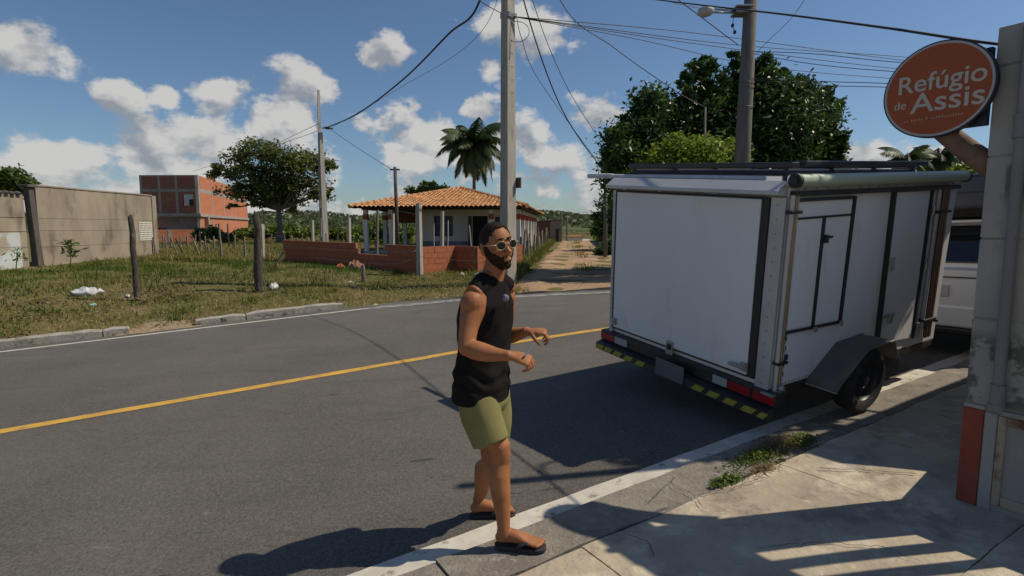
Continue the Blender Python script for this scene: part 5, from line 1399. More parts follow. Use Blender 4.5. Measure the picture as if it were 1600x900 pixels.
# serving hatch in the side
def slanted(name, m, pts, d0, d1, parent=None, **k):
    b = MB(); b.prism([(x, 0, z) for x, z in pts], (0, -d0, 0), (0, -d1, 0)); return tm(b, name, m, parent, **k)
ht = slanted('side_hatch', M['tr_white'], [(.105, -1.105), (.805, -1.125), (.805, -.14), (.105, -.125)], .0005, .016, bevel=.004)
def bar_(x0, z0, x1, z1, w, d1=.026, d0=.0165, parent=None, name='frame_bar', m='tr_black'):
    dx, dz = x1 - x0, z1 - z0; L_ = math.hypot(dx, dz); nx, nzz = -dz / L_ * w / 2, dx / L_ * w / 2
    slanted(name, M[m], [(x0 + nx, z0 + nzz), (x1 + nx, z1 + nzz), (x1 - nx, z1 - nzz), (x0 - nx, z0 - nzz)], d0, d1, parent)
bar_(.085, -.14, .085, -1.13, .034, .030, .001, ht); bar_(.823, -.118, .823, -1.15, .024, .030, .001, ht)
bar_(.102, -.128, .811, -.128, .024, .029, .001, ht); bar_(.102, -1.125, .811, -1.142, .014, .028, .001, ht)
bar_(.103, -.262, .845, -.262, .016, .024, .0165, ht); bar_(.447, -.271, .452, -1.118, .036, .024, .0165, ht)
b = MB(); b.lohi((.46, -.052, -.46), (.485, -.0165, -.40)); b.lohi((.466, -.056, -.425), (.53, -.0522, -.405)); tm(b, 'hatch_handle', M['tr_black'], ht, bevel=.003)
b = MB(); b.lohi((.06, -.04, -1.17), (.10, -.031, -1.10)); tm(b, 'hatch_hinge', M['tr_black'], ht)
for x in (.45, .80): tb('hatch_hinge', M['steel'], (x, -.045, -1.165), (x + .03, -.0295, -1.125), ht)
# door
dr = slanted('side_door', M['tr_white'], [(1.475, -1.44), (2.045, -1.47), (2.0, -.105), (1.43, -.105)], .0005, .018, bevel=.004)
bar_(1.400, -.085, 1.452, -1.45, .040, .030, .001, dr); bar_(1.422, -.088, 2.045, -.088, .032, .029, .001, dr); bar_(2.030, -.106, 2.075, -1.48, .030, .028, .001, dr)
b = MB(); b.lohi((1.455, -.030, -.78), (1.545, -.0185, -.66)); po = tm(b, 'door_handle', M['tr_trim'], dr, bevel=.004)
tb('handle_recess', M['dark'], (1.468, -.0335, -.765), (1.532, -.0305, -.675), po) if False else None
b = MB(); b.lohi((1.45, -.050, -1.19), (1.62, -.0305, -1.165)); b.ell((1.55, -.052, -1.22), (.03, .014, .036)); b.tube([(1.535, -.055, -1.195), (1.535, -.055, -1.165), (1.565, -.055, -1.165), (1.565, -.055, -1.195)], .005, 6); tm(b, 'padlock', M['steel'], dr, smooth=30)
for z in (-.24, -.75, -1.33):
    b = MB(); b.tube([(2.06 - z * .03, -.036, z), (2.06 - z * .03, -.036, z - .07)], .012, 8); tm(b, 'door_hinge', M['steel'], dr, smooth=40)
b = MB(); b.ell((2.47, -.02, -1.36), (.025, .02, .02)); tm(b, 'marker_button', M['tr_black'])
# awning roll and its end caps
b = MB(); b.tube([(.02, -.054, .010), (2.50, -.054, .016)], .047, 20); aw = tm(b, 'awning_roll', M['awning'], smooth=40)
for x in (-.012, 2.502):
    b = MB(); b.tube([(x, -.054, .012), (x + .03, -.054, .012)], .052, 20); b.tube([(x - .012, -.054, .012), (x - .0005, -.054, .012)], .03, 14); tm(b, 'end_cap', M['tr_black'], aw, smooth=40)
tb('awning_rail', M['tr_blackmetal'], (.03, -.045, -.10), (2.49, -.0008, -.062))
# rivets round the rear frame and along the side rails
b = MB()
def rivet(x, y, z, ax):
    if ax == 'x': b.lohi((x - .004, y - .006, z - .006), (x, y + .006, z + .006))
    else: b.lohi((x - .006, y - .004, z - .006), (x + .006, y, z + .006))
for k in range(14):
    z = -.16 - k * .105
    rivet(-.0122, .06, z, 'x'); rivet(-.0122, 1.855, z, 'x')
for k in range(17): rivet(.2 + k * .14, -.0002, -.052, 'y')
for k in range(9): rivet(.16 + k * .042, -.0002, -1.545, 'y')
tm(b, 'rivets', M['steel'], kind='stuff')
# roof rack
rk = MB()
for y, z in ((.10, .115), (1.76, .105)): rk.tube([(.12, y, z), (1.95, y, z)], .026, 8)
for x in (.13, .7, 1.3, 1.93):
    rk.tube([(x, .10, .06), (x, 1.76, .06)], .022, 8)
    for y in (.12, 1.74): rk.tube([(x, y, .002), (x, y, .11)], .018, 6)
ro = tm(rk, 'roof_rack', M['tr_blackmetal'], smooth=40)
b = MB(); b.lohi((.10, .05, .098), (.19, 1.80, .142)); tm(b, 'rear_rail', M['tr_blackmetal'], ro, bevel=.008)
b = MB(); b.lohi((.22, .02, .110), (1.98, .09, .150)); tm(b, 'side_rail', M['tr_blackmetal'], ro, bevel=.008)
b = MB(); b.tube([(.08, .25, .024), (.08, 1.62, .024), (.08, 2.34, .024)], .019, 12); tm(b, 'white_pipe', M['plastic_white'], ro, smooth=40)
b = MB(); b.tube([(.08, 2.0, .024), (.08, 2.40, .024)], .025, 12); tm(b, 'pipe_cap', M['plastic_white'], ro, smooth=40)
# underside, axle, wheels
tb('chassis_rail', M['tr_blackmetal'], (.11, .03, -1.665), (2.50, .09, -1.572)); tb('chassis_rail', M['tr_blackmetal'], (.11, 1.79, -1.665), (2.50, 1.85, -1.572))
tb('side_skirt', M['tr_blackmetal'], (.13, -.004, -1.60), (.52, .02, -1.5702)); tb('side_skirt', M['tr_blackmetal'], (1.36, -.004, -1.62), (2.5, .02, -1.5704))
for x in (.5, 1.6, 2.3): tb('cross_member', M['tr_blackmetal'], (x, .0905, -1.65), (x + .05, 1.7895, -1.60))
b = MB(); b.tube([(.93, -.08, -1.64), (.93, 1.92, -1.80)], .03, 10); tm(b, 'axle', M['tr_blackmetal'])
prof = [(.47, -1.60), (.50, -1.555), (.84, -1.318), (1.22, -1.300), (1.345, -1.485), (1.36, -1.58)]
def guard(y0, y1, dz):
    b = MB()
    for (xa, za), (xb, zb_) in zip(prof[:-1], prof[1:]):
        n = Vector((-(zb_ - za), 0, xb - xa)).normalized() * .007
        b.add([(xa, y0, za + dz), (xb, y0, zb_ + dz), (xb, y1, zb_ + dz), (xa, y1, za + dz), (xa - n.x, y0, za + dz - n.z), (xb - n.x, y0, zb_ + dz - n.z), (xb - n.x, y1, zb_ + dz - n.z), (xa - n.x, y1, za + dz - n.z)],
              [(0, 1, 2, 3), (4, 5, 6, 7), (0, 1, 5, 4), (2, 3, 7, 6), (1, 2, 6, 5), (0, 3, 7, 4)])
    g = tm(b, 'mudguard', M['guard'])
    b = MB(); b.tube([(x, y0, z + dz) for x, z in prof], .008, 6); tm(b, 'rolled_edge', M['guard'], g, smooth=50)
    b = MB(); b.lohi((.464, y0, -1.608 + dz), (.48, y1, -1.601 + dz)); tm(b, 'lower_edge', M['tr_trim'], g)
    b = MB(); b.prism([(x, y1 if y0 < 0 else y0, z + dz - .01) for x, z in prof[1:-1]], (0, -.002, 0), (0, .002, 0)); tm(b, 'inner_plate', M['tr_blackmetal'], g)
guard(-.255, -.003, 0); guard(1.883, 2.13, -.10)
def wheel(x, y, z, r, w, out, par, base):
    """a road wheel as a part (tyre > rim, hub); 'out' is the outward direction along y"""
    b = MB(); h = w / 2
    pr = [(r * .62, -h * .80), (r * .72, -h), (r * .90, -h), (r * .97, -h * .82), (r, -h * .5), (r, h * .5), (r * .97, h * .82), (r * .90, h), (r * .72, h), (r * .62, h * .80)]
    b.lathe(pr, (x, y, z), (0, 1, 0), 40)
    t = b.build('tyre', M['rubber'], par, smooth=35, base=base)
    for k in range(36):                                   # tread blocks cut by grooves
        pass
    b = MB(); s = out
    b.lathe([(r * .66, s * h * .85), (r * .64, s * h * .62), (r * .55, s * h * .35), (r * .46, s * h * .30), (r * .40, s * h * .52), (r * .26, s * h * .60), (r * .22, s * h * .45), (0.0001, s * h * .42)], (x, y, z), (0, 1, 0), 36)
    rim = b.build('rim', M['rim'], t, smooth=35, base=base)
    b = MB()
    for k in range(5):
        a = 2 * PI * k / 5
        c = (x + math.cos(a) * r * .32, y + s * h * .58, z + math.sin(a) * r * .32); b.tube([c, (c[0], c[1] + s * .02, c[2])], .009, 6)
    b.lathe([(r * .17, s * h * .42), (r * .16, s * h * .78), (0.0001, s * h * .82)], (x, y, z), (0, 1, 0), 16)
    b.build('hub', M['steel'] if par is not trl else M['rim'], t, smooth=35, base=base)
    return t
wheel(.945, -.155, -1.608, .272, .17, -1, trl, TO); wheel(.93, 2.0, -1.86, .252, .17, 1, trl, TO)
b = MB(); b.tube([(2.5, .35, -1.66), (3.55, .94, -1.66)], .035, 8); b.tube([(2.5, 1.53, -1.66), (3.55, .94, -1.66)], .035, 8); b.tube([(3.5, .94, -1.66), (3.78, .94, -1.66)], .04, 8); b.lohi((3.3, .86, -1.75), (3.4, 1.02, -1.4)); tm(b, 'drawbar', M['tr_blackmetal'])

# ------------------------------------------------------------------ white car ahead of the trailer
cz = float(planez(*xy(9.5, 3.3)))
co = Vector((*xy(9.5, 2.95), cz))
car = bpy.data.objects.new('parked_car', None); COL.objects.link(car)
gr = Vector((RD.x, RD.y, .0482 * RD.x)).normalized(); cl_ = Vector((RP.x, RP.y, .0482 * RP.x)); cl_ = (cl_ - gr * cl_.dot(gr)).normalized(); cu = gr.cross(cl_)
car.matrix_world = Matrix.Translation(co) @ Matrix((gr, cl_, cu)).transposed().to_4x4()
tag(car, 'white car seen between the trailer and the wall, its dark rear window facing us', 'car')
M['car_white'] = mat('white_car_paint', (.70, .70, .71), (.68, .68, .69), 1, .22, coat=.6)
M['car_glass'] = mat('tinted_glass', (.012, .014, .018), rough=.06, spec=.8)
M['car_black'] = mat('black_trim', (.02, .02, .022), rough=.5)
ZZ = Vector((0, 0, 0))
def cm(b, name, m, parent=None, **k): return b.build(name, m, parent or car, base=ZZ, **k)
# hull: cross-sections from tail (x=-2.1) to nose (x=2.1)
secs = [(-2.13, .36, .80, .98, .80), (-2.09, .30, .84, 1.0, .82), (-1.9, .26, .87, 1.02, .80), (-1.2, .24, .89, 1.02, .84), (0, .24, .90, 1.0, .86), (1.0, .24, .89, .99, .84), (1.6, .26, .86, .92, .76), (2.0, .32, .78, .80, .66), (2.13, .40, .66, .68, .56)]
b = MB(); n = 14
for (x, zl, w, zt, wt) in secs:
    half = [(0, zl), (w * .82, zl), (w * .97, zl + .12), (w, zl + .34), (w * .985, zt - .12), (wt, zt), (0, zt + .01)]
    ring = [(x, -y, z) for y, z in half] + [(x, y, z) for y, z in half[::-1][1:-1]]
    b.v += ring; n = len(ring)
for i in range(len(secs) - 1):
    for k in range(n): b.f.append((i * n + k, i * n + (k + 1) % n, (i + 1) * n + (k + 1) % n, (i + 1) * n + k))
b.f.append(tuple(range(n))); b.f.append(tuple((len(secs) - 1) * n + k for k in range(n)))
body = cm(b, 'body', M['car_white'], smooth=38, bevel=.012)
gs = [(-2.02, .80, 1.01, .70, 1.02), (-1.78, .83, 1.01, .62, 1.50), (-1.3, .85, 1.01, .63, 1.55), (0.1, .86, 1.0, .63, 1.56), (.6, .84, 1.0, .60, 1.45), (1.25, .80, .99, .74, 1.0)]
b = MB()
for (x, w0, z0, w1, z1) in gs: b.v += [(x, -w0, z0 - .02), (x, w0, z0 - .02), (x, w1, z1), (x, -w1, z1)]
for i in range(len(gs) - 1):
    for k in range(4): b.f.append((i * 4 + k, i * 4 + (k + 1) % 4, i * 4 + 4 + (k + 1) % 4, i * 4 + 4 + k))
b.f.append((0, 1, 2, 3)); b.f.append((20, 21, 22, 23)); cabin = cm(b, 'cabin', M['car_white'], smooth=38, bevel=.03)
b = MB(); b.prism([(-2.005, -.70, 1.06), (-2.005, .70, 1.06), (-1.80, .575, 1.46), (-1.80, -.575, 1.46)], (-.022, 0, .008), (.02, 0, -.01)); rw = cm(b, 'rear_window', M['car_glass'], cabin, bevel=.008)
b = MB(); b.tube([(-1.985, .12, 1.08), (-1.93, -.35, 1.13)], .010, 6); cm(b, 'wiper', M['car_black'], rw)
b = MB(); b.prism([(-1.86, -.60, 1.50), (-1.86, .60, 1.50), (-1.98, .52, 1.50), (-1.98, -.52, 1.50)], (0, 0, .0), (0, 0, .035)); cm(b, 'spoiler', M['car_white'], cabin, bevel=.012)
for s in (-1, 1):
    b = MB(); b.prism([(-1.62, s * .80, 1.07), (-.35, s * .835, 1.07), (-.35, s * .66, 1.47), (-1.50, s * .655, 1.45)], (0, s * .020, .008), (0, s * .035, .012)); cm(b, 'side_window', M['car_glass'], cabin)
    b = MB(); b.prism([(-.28, s * .835, 1.07), (.85, s * .80, 1.07), (.42, s * .66, 1.42), (-.28, s * .66, 1.47)], (0, s * .020, .008), (0, s * .035, .012)); cm(b, 'side_window', M['car_glass'], cabin)
    b = MB(); b.prism([(-2.12, s * .62, .70), (-2.12, s * .83, .70), (-1.95, s * .86, .98), (-2.08, s * .66, .98)], (-.02, s * .016, 0), (-.002, s * .016, 0)); cm(b, 'tail_light', M['tr_red'], bevel=.006)
    b = MB(); b.lohi((-2.20, s * .50, .43), (-2.168, s * .78, .47)); cm(b, 'reflector', M['tr_red'], bevel=.004)
    for x in (-1.32, 1.33):
        b = MB(); wheel(x, s * .80, .325, .325, .21, s, car, ZZ)
b = MB(); b.prism([(-2.165, -.80, .36), (-2.165, .80, .36), (-2.165, .83, .60), (-2.165, -.83, .60)], (-.0, 0, 0), (.10, 0, 0)); cm(b, 'rear_bumper', M['car_white'], bevel=.025)
b = MB(); b.lohi((-2.18, -.70, .28), (-2.05, .70, .355)); cm(b, 'bumper_valance', M['car_black'], bevel=.02)
b = MB(); b.lohi((-2.148, -.26, .70), (-2.120, .26, .82)); cm(b, 'number_plate', mat('plate_pale', (.4, .4, .42), rough=.5))
b = MB(); b.lohi((-2.145, -.6, .905), (-2.105, .6, .918)); cm(b, 'boot_crease', M['car_black'])
for s in (-1, 1):
    b = MB(); b.tube([(-1.7, s * .60, 1.53), (-1.6, s * .60, 1.60), (.2, s * .60, 1.61), (.35, s * .60, 1.53)], .018, 8); cm(b, 'roof_rail', M['car_black'], smooth=40)
rbx = bpy.data.objects.new('roof_box', None); COL.objects.link(rbx)
rbx.matrix_world = Matrix.Translation(co + cu * 1.555) @ Matrix((gr, cl_, cu)).transposed().to_4x4()
tag(rbx, 'dark navy cargo box carried on the roof of the white car', 'roof box')
M['navy'] = mat('navy_box', (.03, .036, .058), (.04, .045, .068), 3, .4)
b = MB(); b.lohi((-2.22, -.90, .10), (-.1, .66, .46)); b.build('box', M['navy'], rbx, base=ZZ, bevel=.035)
b = MB(); b.lohi((-2.23, -.905, .26), (-.09, .665, .275)); b.build('seam', M['car_black'], rbx, base=ZZ)
for x in (-1.5, -.5): b = MB(); b.lohi((x, -.68, .0), (x + .06, .68, .095)); b.build('cross_bar', M['car_black'], rbx, base=ZZ)
b = MB(); b.lohi((-2.226, -.84, .38), (-2.221, -.76, .41)); b.build('badge', M['steel'], rbx, base=ZZ)

# ------------------------------------------------------------------ wall with the hanging sign at the right
# vertical plane across the pavement: 'q' runs along the wall from the street corner towards us, 'out' faces left
CA = 3.735; CP = 1.261
QD = -RP; OUT = -RD
def wp(q, o, z): return Vector((RD.x * CA + RP.x * CP, RD.y * CA + RP.y * CP, 0)) + QD * q + OUT * o + Vector((0, 0, z))
pg = float(planez(*xy(CA, CP))) + .03
RW = Matrix((QD, OUT, Vector((0, 0, 1)))).transposed()
pw = thing('block_wall', 'tall grey block wall with red painted foot at the right edge of the pavement', 'wall', tuple(wp(.3, -.2, pg)))
M['blockwall'] = mat('whitewashed_block', (.37, .35, .32), (.30, .285, .26), 2.0, .9, .004, 30, c3=(.28, .265, .24), s3=3.2, t3=(.55, .72))
M['blockcream'] = mat('cream_render', (.40, .365, .30), (.33, .305, .25), 2.0, .9, .004, 30, c3=(.30, .27, .23), s3=3.0, t3=(.56, .72))
M['stain'] = mat('damp_stained_block', (.36, .345, .32), (.13, .115, .10), 4.5, .95, .006, 40, lo=.46, hi=.56)
M['redpaint'] = mat('faded_red_paint', (.31, .065, .035), (.25, .052, .03), 5, .85, c3=(.20, .05, .03), s3=9, t3=(.56, .7))
M['rust'] = mat('rusty_cream_metal', (.38, .31, .21), (.16, .065, .03), 6, .8, lo=.48, hi=.60, c3=(.09, .035, .02), s3=13, t3=(.58, .68))
M['greydoor'] = mat('pale_grey_sheet', (.34, .35, .345), (.29, .30, .295), 3, .6, c3=(.26, .25, .235), s3=2.5, t3=(.58, .72))
M['pvc'] = mat('grey_pipe', (.23, .225, .22), (.17, .165, .16), 3, .6, c3=(.33, .32, .30), s3=6, t3=(.6, .7), stretch=(1, 1, .4))
def wbox(name, m, q0, q1, o0, o1, z0, z1, parent=None, **k):
    b = MB(); b.box(wp((q0 + q1) / 2, (o0 + o1) / 2, (z0 + z1) / 2), (abs(q1 - q0), abs(o1 - o0), abs(z1 - z0)), RW); return b.build(name, m, parent or pw, **k)
wbox('core', M['cement'], .006, .30, -.125, -.008, pg - .1, 1.0)
zs = [-.965, -.49, -.06, .372, .835, 1.035]
for i in range(5):
    wbox('block', M['blockwall'], 0, .128, -.13, 0, zs[i] + .004, zs[i + 1] - .004, bevel=.006)
    wbox('block', M['blockcream'], .131, .315, -.13, -.006, zs[i] + .003, zs[i + 1] - .003, bevel=.005)
wbox('red_foot', M['redpaint'], -.003, .090, -.134, .004, pg, -.995, bevel=.004)
wbox('foot_ledge', M['stain'], -.002, .094, -.132, .006, -.992, -.970, bevel=.004)
M['damp'] = mat('damp_stain', (.09, .08, .07), (.17, .155, .135), 14, .95)
for mm in ('blockwall', 'blockcream'):
    layer(M[mm], 7, .47, .56, (.10, .088, .074), .85, zr=(.50, .62, .90, 1.02)); layer(M[mm], 5, .50, .60, (.12, .105, .09), .8, zr=(1.6, 1.75, 2.0, 2.2), st=(1, 1, .5))
wbox('sill', M['cement'], .165, .315, -.20, .015, -1.0, -.972, bevel=.006)
wbox('door_jamb', M['blockwall'], .094, .150, -.2, .002, pg, -.998, bevel=.004)
mdr = wbox('meter_door', M['greydoor'], .195, .315, -.06, -.02, pg + .10, -1.06, bevel=.004)
wbox('frame', M['rust'], .153, .190, -.05, .006, pg + .04, -1.004, mdr, bevel=.006)
wbox('frame', M['rust'], .1905, .315, -.05, .005, -1.052, -1.005, mdr, bevel=.006); wbox('frame', M['rust'], .1905, .315, -.05, .005, pg + .04, pg + .095, mdr, bevel=.006)
# down pipe with its collars
b = MB(); b.tube([wp(.150, .032, -.955), wp(.142, .032, .5), wp(.136, .032, 1.0)], .026, 14); dp = b.build('down_pipe', M['pvc'], pw, smooth=40)
for z0, z1, r, q in ((.45, .57, .034, .142), (.452, .470, .038, .142), (.55, .568, .038, .142), (-.95, -.83, .034, .149), (-.955, -.935, .038, .149)):
    b = MB(); b.tube([wp(q, .032, z0), wp(q, .032, z1)], r, 14); b.build('collar', M['pvc'], dp, smooth=40)
# what stands out of the frame to the right and shades the pavement: low wall, bars, lintel, stepped street wall
gl = thing('grille_wall', 'barred opening over a low wall out of frame at the right', 'wall', tuple(wp(1.4, -.15, pg)))
wbox('low_wall', M['blockcream'], .318, 3.6, -.25, -.02, pg - .1, pg + .80, gl)
wbox('lintel', M['blockcream'], .318, 3.6, -.25, -.02, .62, 1.03, gl)
for i in range(20): wbox('bar', M['rust'], .47 + i * .17, .54 + i * .17, -.17, -.12, pg + .802, .618, gl)
sw = thing('street_wall', 'plain block wall along the pavement beyond the corner, out of frame', 'wall', tuple(wp(0, -3, pg)))
b = MB(); b.prism([wp(.02, -o_, pg + h_) for o_, h_ in ((.14, -.1), (.14, .55), (1.05, .88), (1.85, 2.62), (2.2, 2.95), (9.0, 2.95), (9.0, -.1))], QD * 0, QD * .25); b.build('wall', M['blockwall'], sw)

# round orange sign on its bracket
sg = thing('hanging_sign', 'round orange sign with white lettering hung from the top of the wall', 'sign', tuple(wp(-.16, .09, .74)))
M['orange'] = mat('orange_sign', (.36, .072, .008), (.30, .060, .007), 1.5, .5)
M['signrim'] = mat('sign_white_rim', (.44, .42, .42), (.38, .37, .38), 4, .5)
M['navyrim'] = mat('sign_dark_edge', (.012, .014, .03), rough=.5)
M['letter'] = mat('cream_lettering', (.46, .42, .36), rough=.6)
def on_wall(x, y, o):
    r = ray(x, y); return r * (wp(0, o, 0).dot(OUT) / r.dot(OUT))
sc = on_wall(1463, 140, .085); SRX, SRZ = .268, .258
def disc(rx, rz, o0, o1, name, m, n=64, parent=None, hole=None):
    b = MB(); P = [sc + QD * (rx * math.cos(2 * PI * k / n)) + Vector((0, 0, rz * math.sin(2 * PI * k / n))) for k in range(n)]
    b.prism(P, OUT * o0, OUT * o1); return b.build(name, m, parent or sg)
disc(SRX, SRZ, -.035, .0, 'casing', M['navyrim']); disc(SRX - .008, SRZ - .008, .0005, .003, 'rim', M['signrim']); face = disc(SRX - .020, SRZ - .020, .0035, .005, 'face', M['orange'])
def text(s, size, q, z, rot=0.0, bold=0.0, name='lettering', sx_=1.0, shear=0):
    cu_ = bpy.data.curves.new('t', 'FONT'); cu_.body = s; cu_.size = size; cu_.align_x = 'CENTER'; cu_.align_y = 'CENTER'; cu_.extrude = .0012; cu_.offset = bold; cu_.space_character = 1.0; cu_.shear = shear
    to = bpy.data.objects.new('t', cu_); COL.objects.link(to)
    me = bpy.data.meshes.new_from_object(to.evaluated_get(bpy.context.evaluated_depsgraph_get()))
    bpy.data.objects.remove(to); bpy.data.curves.remove(cu_)
    X_ = QD * math.cos(rot) + Vector((0, 0, math.sin(rot))); Y_ = Vector((0, 0, math.cos(rot))) - QD * math.sin(rot)
    me.transform(Matrix((X_ * sx_, Y_, OUT)).transposed().to_4x4())
    me.transform(Matrix.Translation(sc + QD * q + Vector((0, 0, z)) + OUT * .0068 - sg.location))
    me.materials.clear(); me.materials.append(M['letter'])
    o = bpy.data.objects.new(name, me); COL.objects.link(o); o.parent = sg; return o
text('Refúgio', .136, .018, .046, 0, .0014, sx_=1.03)
text('Assis', .152, .056, -.066, 0, .0014, sx_=1.12)
text('de', .066, -.172, -.060, 0, .0005)
tg = MB(); rt = random.Random(3); qx = -.145
for wlen in (2, 5, 1, 12):
    for k in range(wlen):
        hgt = rt.choice((.010, .010, .015)); c = sc + QD * qx + Vector((0, 0, -.158 + hgt / 2)) + OUT * .006
        tg.box(c, (.0022, .002, hgt), RW); tg.box(c + QD * .004 + Vector((0, 0, rt.choice((-.003, .003)))), (.005, .002, .002), RW); qx += .0125
    qx += .012
tg.build('small_lettering', M['letter'], sg)
wbox('backing_box', M['navyrim'], -.22, -.002, .006, .046, .535, .93, sg)
b = MB(); b.tube([wp(.02, -.10, .30), wp(-.10, -.03, .42), wp(-.23, .015, .56), wp(-.30, .03, .62)], [.062, .058, .052, .050], 12); b.build('log_bracket', mat('peeled_log', (.20, .125, .085), (.12, .075, .055), 5, .85, .006, 20, stretch=(2, 2, 2)), sg, smooth=40)
# ------------------------------------------------------------------ the man
def fs(a):
    a = math.radians(a); return Vector((math.cos(a), -math.sin(a), 0)), Vector((-math.sin(a), -math.cos(a), 0))   # facing, his right
FT, ST = fs(33); FP, SP = fs(24)
gman = onroad(785, 838)
man = thing('person', 'bearded man in black sleeveless top, olive shorts, sunglasses and flip flops on the road', 'person', (gman.x, gman.y, gman.z))
def skin_mat():
    m = mat('skin', (.36, .150, .064), (.30, .120, .050), 7, .58, spec=.3, sss=.08, c3=(.24, .095, .045), s3=14, t3=(.55, .75))
    nt = m.node_tree; N = nt.nodes; L = nt.links; b = N['Principled BSDF']
    old = b.inputs['Base Color'].links[0].from_socket
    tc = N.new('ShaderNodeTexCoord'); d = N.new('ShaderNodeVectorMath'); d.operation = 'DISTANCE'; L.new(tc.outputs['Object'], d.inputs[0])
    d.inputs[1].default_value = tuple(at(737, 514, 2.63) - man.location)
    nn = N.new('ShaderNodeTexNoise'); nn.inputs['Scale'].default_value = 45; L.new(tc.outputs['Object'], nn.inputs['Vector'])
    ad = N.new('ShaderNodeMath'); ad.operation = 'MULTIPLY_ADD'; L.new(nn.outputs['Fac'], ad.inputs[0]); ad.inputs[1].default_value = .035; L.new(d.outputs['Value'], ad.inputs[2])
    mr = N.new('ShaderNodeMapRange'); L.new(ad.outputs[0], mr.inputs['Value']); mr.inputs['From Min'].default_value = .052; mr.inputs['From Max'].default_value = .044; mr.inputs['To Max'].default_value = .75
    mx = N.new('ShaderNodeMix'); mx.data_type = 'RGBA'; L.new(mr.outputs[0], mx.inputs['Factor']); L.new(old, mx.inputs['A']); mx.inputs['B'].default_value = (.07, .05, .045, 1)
    L.new(mx.outputs['Result'], b.inputs['Base Color']); return m
M['skin'] = skin_mat()
M['hair'] = mat('dark_hair', (.016, .009, .006), (.03, .017, .011), 60, .8, .002, 160, spec=.15)
M['beard'] = mat('dark_beard', (.018, .010, .007), (.04, .022, .014), 70, .85, .002, 160, spec=.15)
M['vest'] = mat('black_cotton', (.010, .009, .009), (.016, .014, .014), 5, .95, .0008, 220, spec=.12)
M['shorts'] = mat('olive_cotton', (.215, .20, .085), (.18, .168, .07), 6, .92, .0008, 220, spec=.15)
M['sole'] = mat('black_rubber_sole', (.02, .019, .019), (.03, .028, .028), 12, .8)

def remesh(name, b, vox, smooth, m, parent, disp=None):
    me = bpy.data.meshes.new('tmp'); me.from_pydata(b.v, [], b.f)
    bm = bmesh.new(); bm.from_mesh(me); bmesh.ops.recalc_face_normals(bm, faces=bm.faces); bm.to_mesh(me); bm.free()
    o = bpy.data.objects.new('tmp', me); COL.objects.link(o)
    r = o.modifiers.new('r', 'REMESH'); r.mode = 'VOXEL'; r.voxel_size = vox; r.use_smooth_shade = True
    s_ = o.modifiers.new('s', 'SMOOTH'); s_.factor = .5; s_.iterations = smooth
    out = bpy.data.meshes.new_from_object(o.evaluated_get(bpy.context.evaluated_depsgraph_get()))
    bpy.data.objects.remove(o); bpy.data.meshes.remove(me)
    if disp:
        nv = len(out.vertices); co = np.empty(nv * 3, np.float32); out.vertices.foreach_get('co', co); co = co.reshape(-1, 3)
        no = np.empty(nv * 3, np.float32); out.vertices.foreach_get('normal', no); no = no.reshape(-1, 3)
        co = co + no * disp(co)[:, None]; out.vertices.foreach_set('co', co.ravel()); out.update()
    out.transform(Matrix.Translation(-Vector(man.location)))
    out.name = name; out.materials.clear(); out.materials.append(m)
    for p in out.polygons: p.use_smooth = True
    q = bpy.data.objects.new(name, out); COL.objects.link(q); q.parent = parent; return q

# joints, placed in depth
pel = at(756, 612, 2.93); wst = at(755, 575, 2.93); mid = at(757, 540, 2.93); chs = at(758, 500, 2.92); upc = at(761, 470, 2.91); nkb = at(768, 446, 2.905)
Rsh = at(738, 470, 2.76); Rel = at(729, 543, 2.68); Rwr = at(797, 556, 2.60)
Lsh = at(789, 465, 3.04); Lel = at(786, 528, 3.12); Lwr = at(825, 517.5, 2.99)
Rhp = pel + SP * .085 - Vector((0, 0, .03)); Lhp = pel - SP * .085 - Vector((0, 0, .03))
Rkn = at(782, 708, 2.80); Ran = at(787, 834, 2.735); Lkn = at(766, 710, 3.00); Lan = at(748, 786, 3.15)
rg_ = onroad(808, 867) + Vector((0, 0, .034)); lg_ = onroad(766, 806)
body = MB()
body.tube([pel - Vector((0, 0, .06)), pel, wst, mid, chs, upc, nkb], [(.15, .11), (.165, .12), (.145, .105), (.15, .105), (.17, .115), (.16, .10), (.075, .07)], 24, side=ST)
hc = at(775.5, 384.5, 2.885)                              # middle of the head
# head frame
hb = math.radians(57)
FH = Vector((math.cos(hb), -math.sin(hb), 0.0)).normalized(); UH = (Vector((0, 0, 1)) + Vector((-math.sin(hb), -math.cos(hb), 0)) * .14 - FH * .04)
UH = (UH - FH * UH.dot(FH)).normalized(); SH = FH.cross(UH)     # his right
HS = 1.0
def hd(x, y, z): return hc + (SH * x + FH * y + UH * z) * HS
def skull(th, ph, grow=0.0):
    """th 0 = face front, ph polar from the crown"""
    sx, sy, cz_ = math.sin(ph) * math.sin(th), math.sin(ph) * math.cos(th), math.cos(ph)
    w, d, h = .077 + grow, .100 + grow, .119 + grow
    x, y, z = sx * w, sy * d, cz_ * h
    if cz_ < 0:
        t = -cz_; x *= 1 - .30 * t ** 1.5
        if y < 0: y *= 1 - .50 * t
        y += .022 * t ** 1.2
    if cz_ > .3: x *= 1 + .04 * (cz_ - .3)
    if y < 0: y *= 1.13
    if y > .07: y = .07 + (y - .07) * .82
    return x, y, z
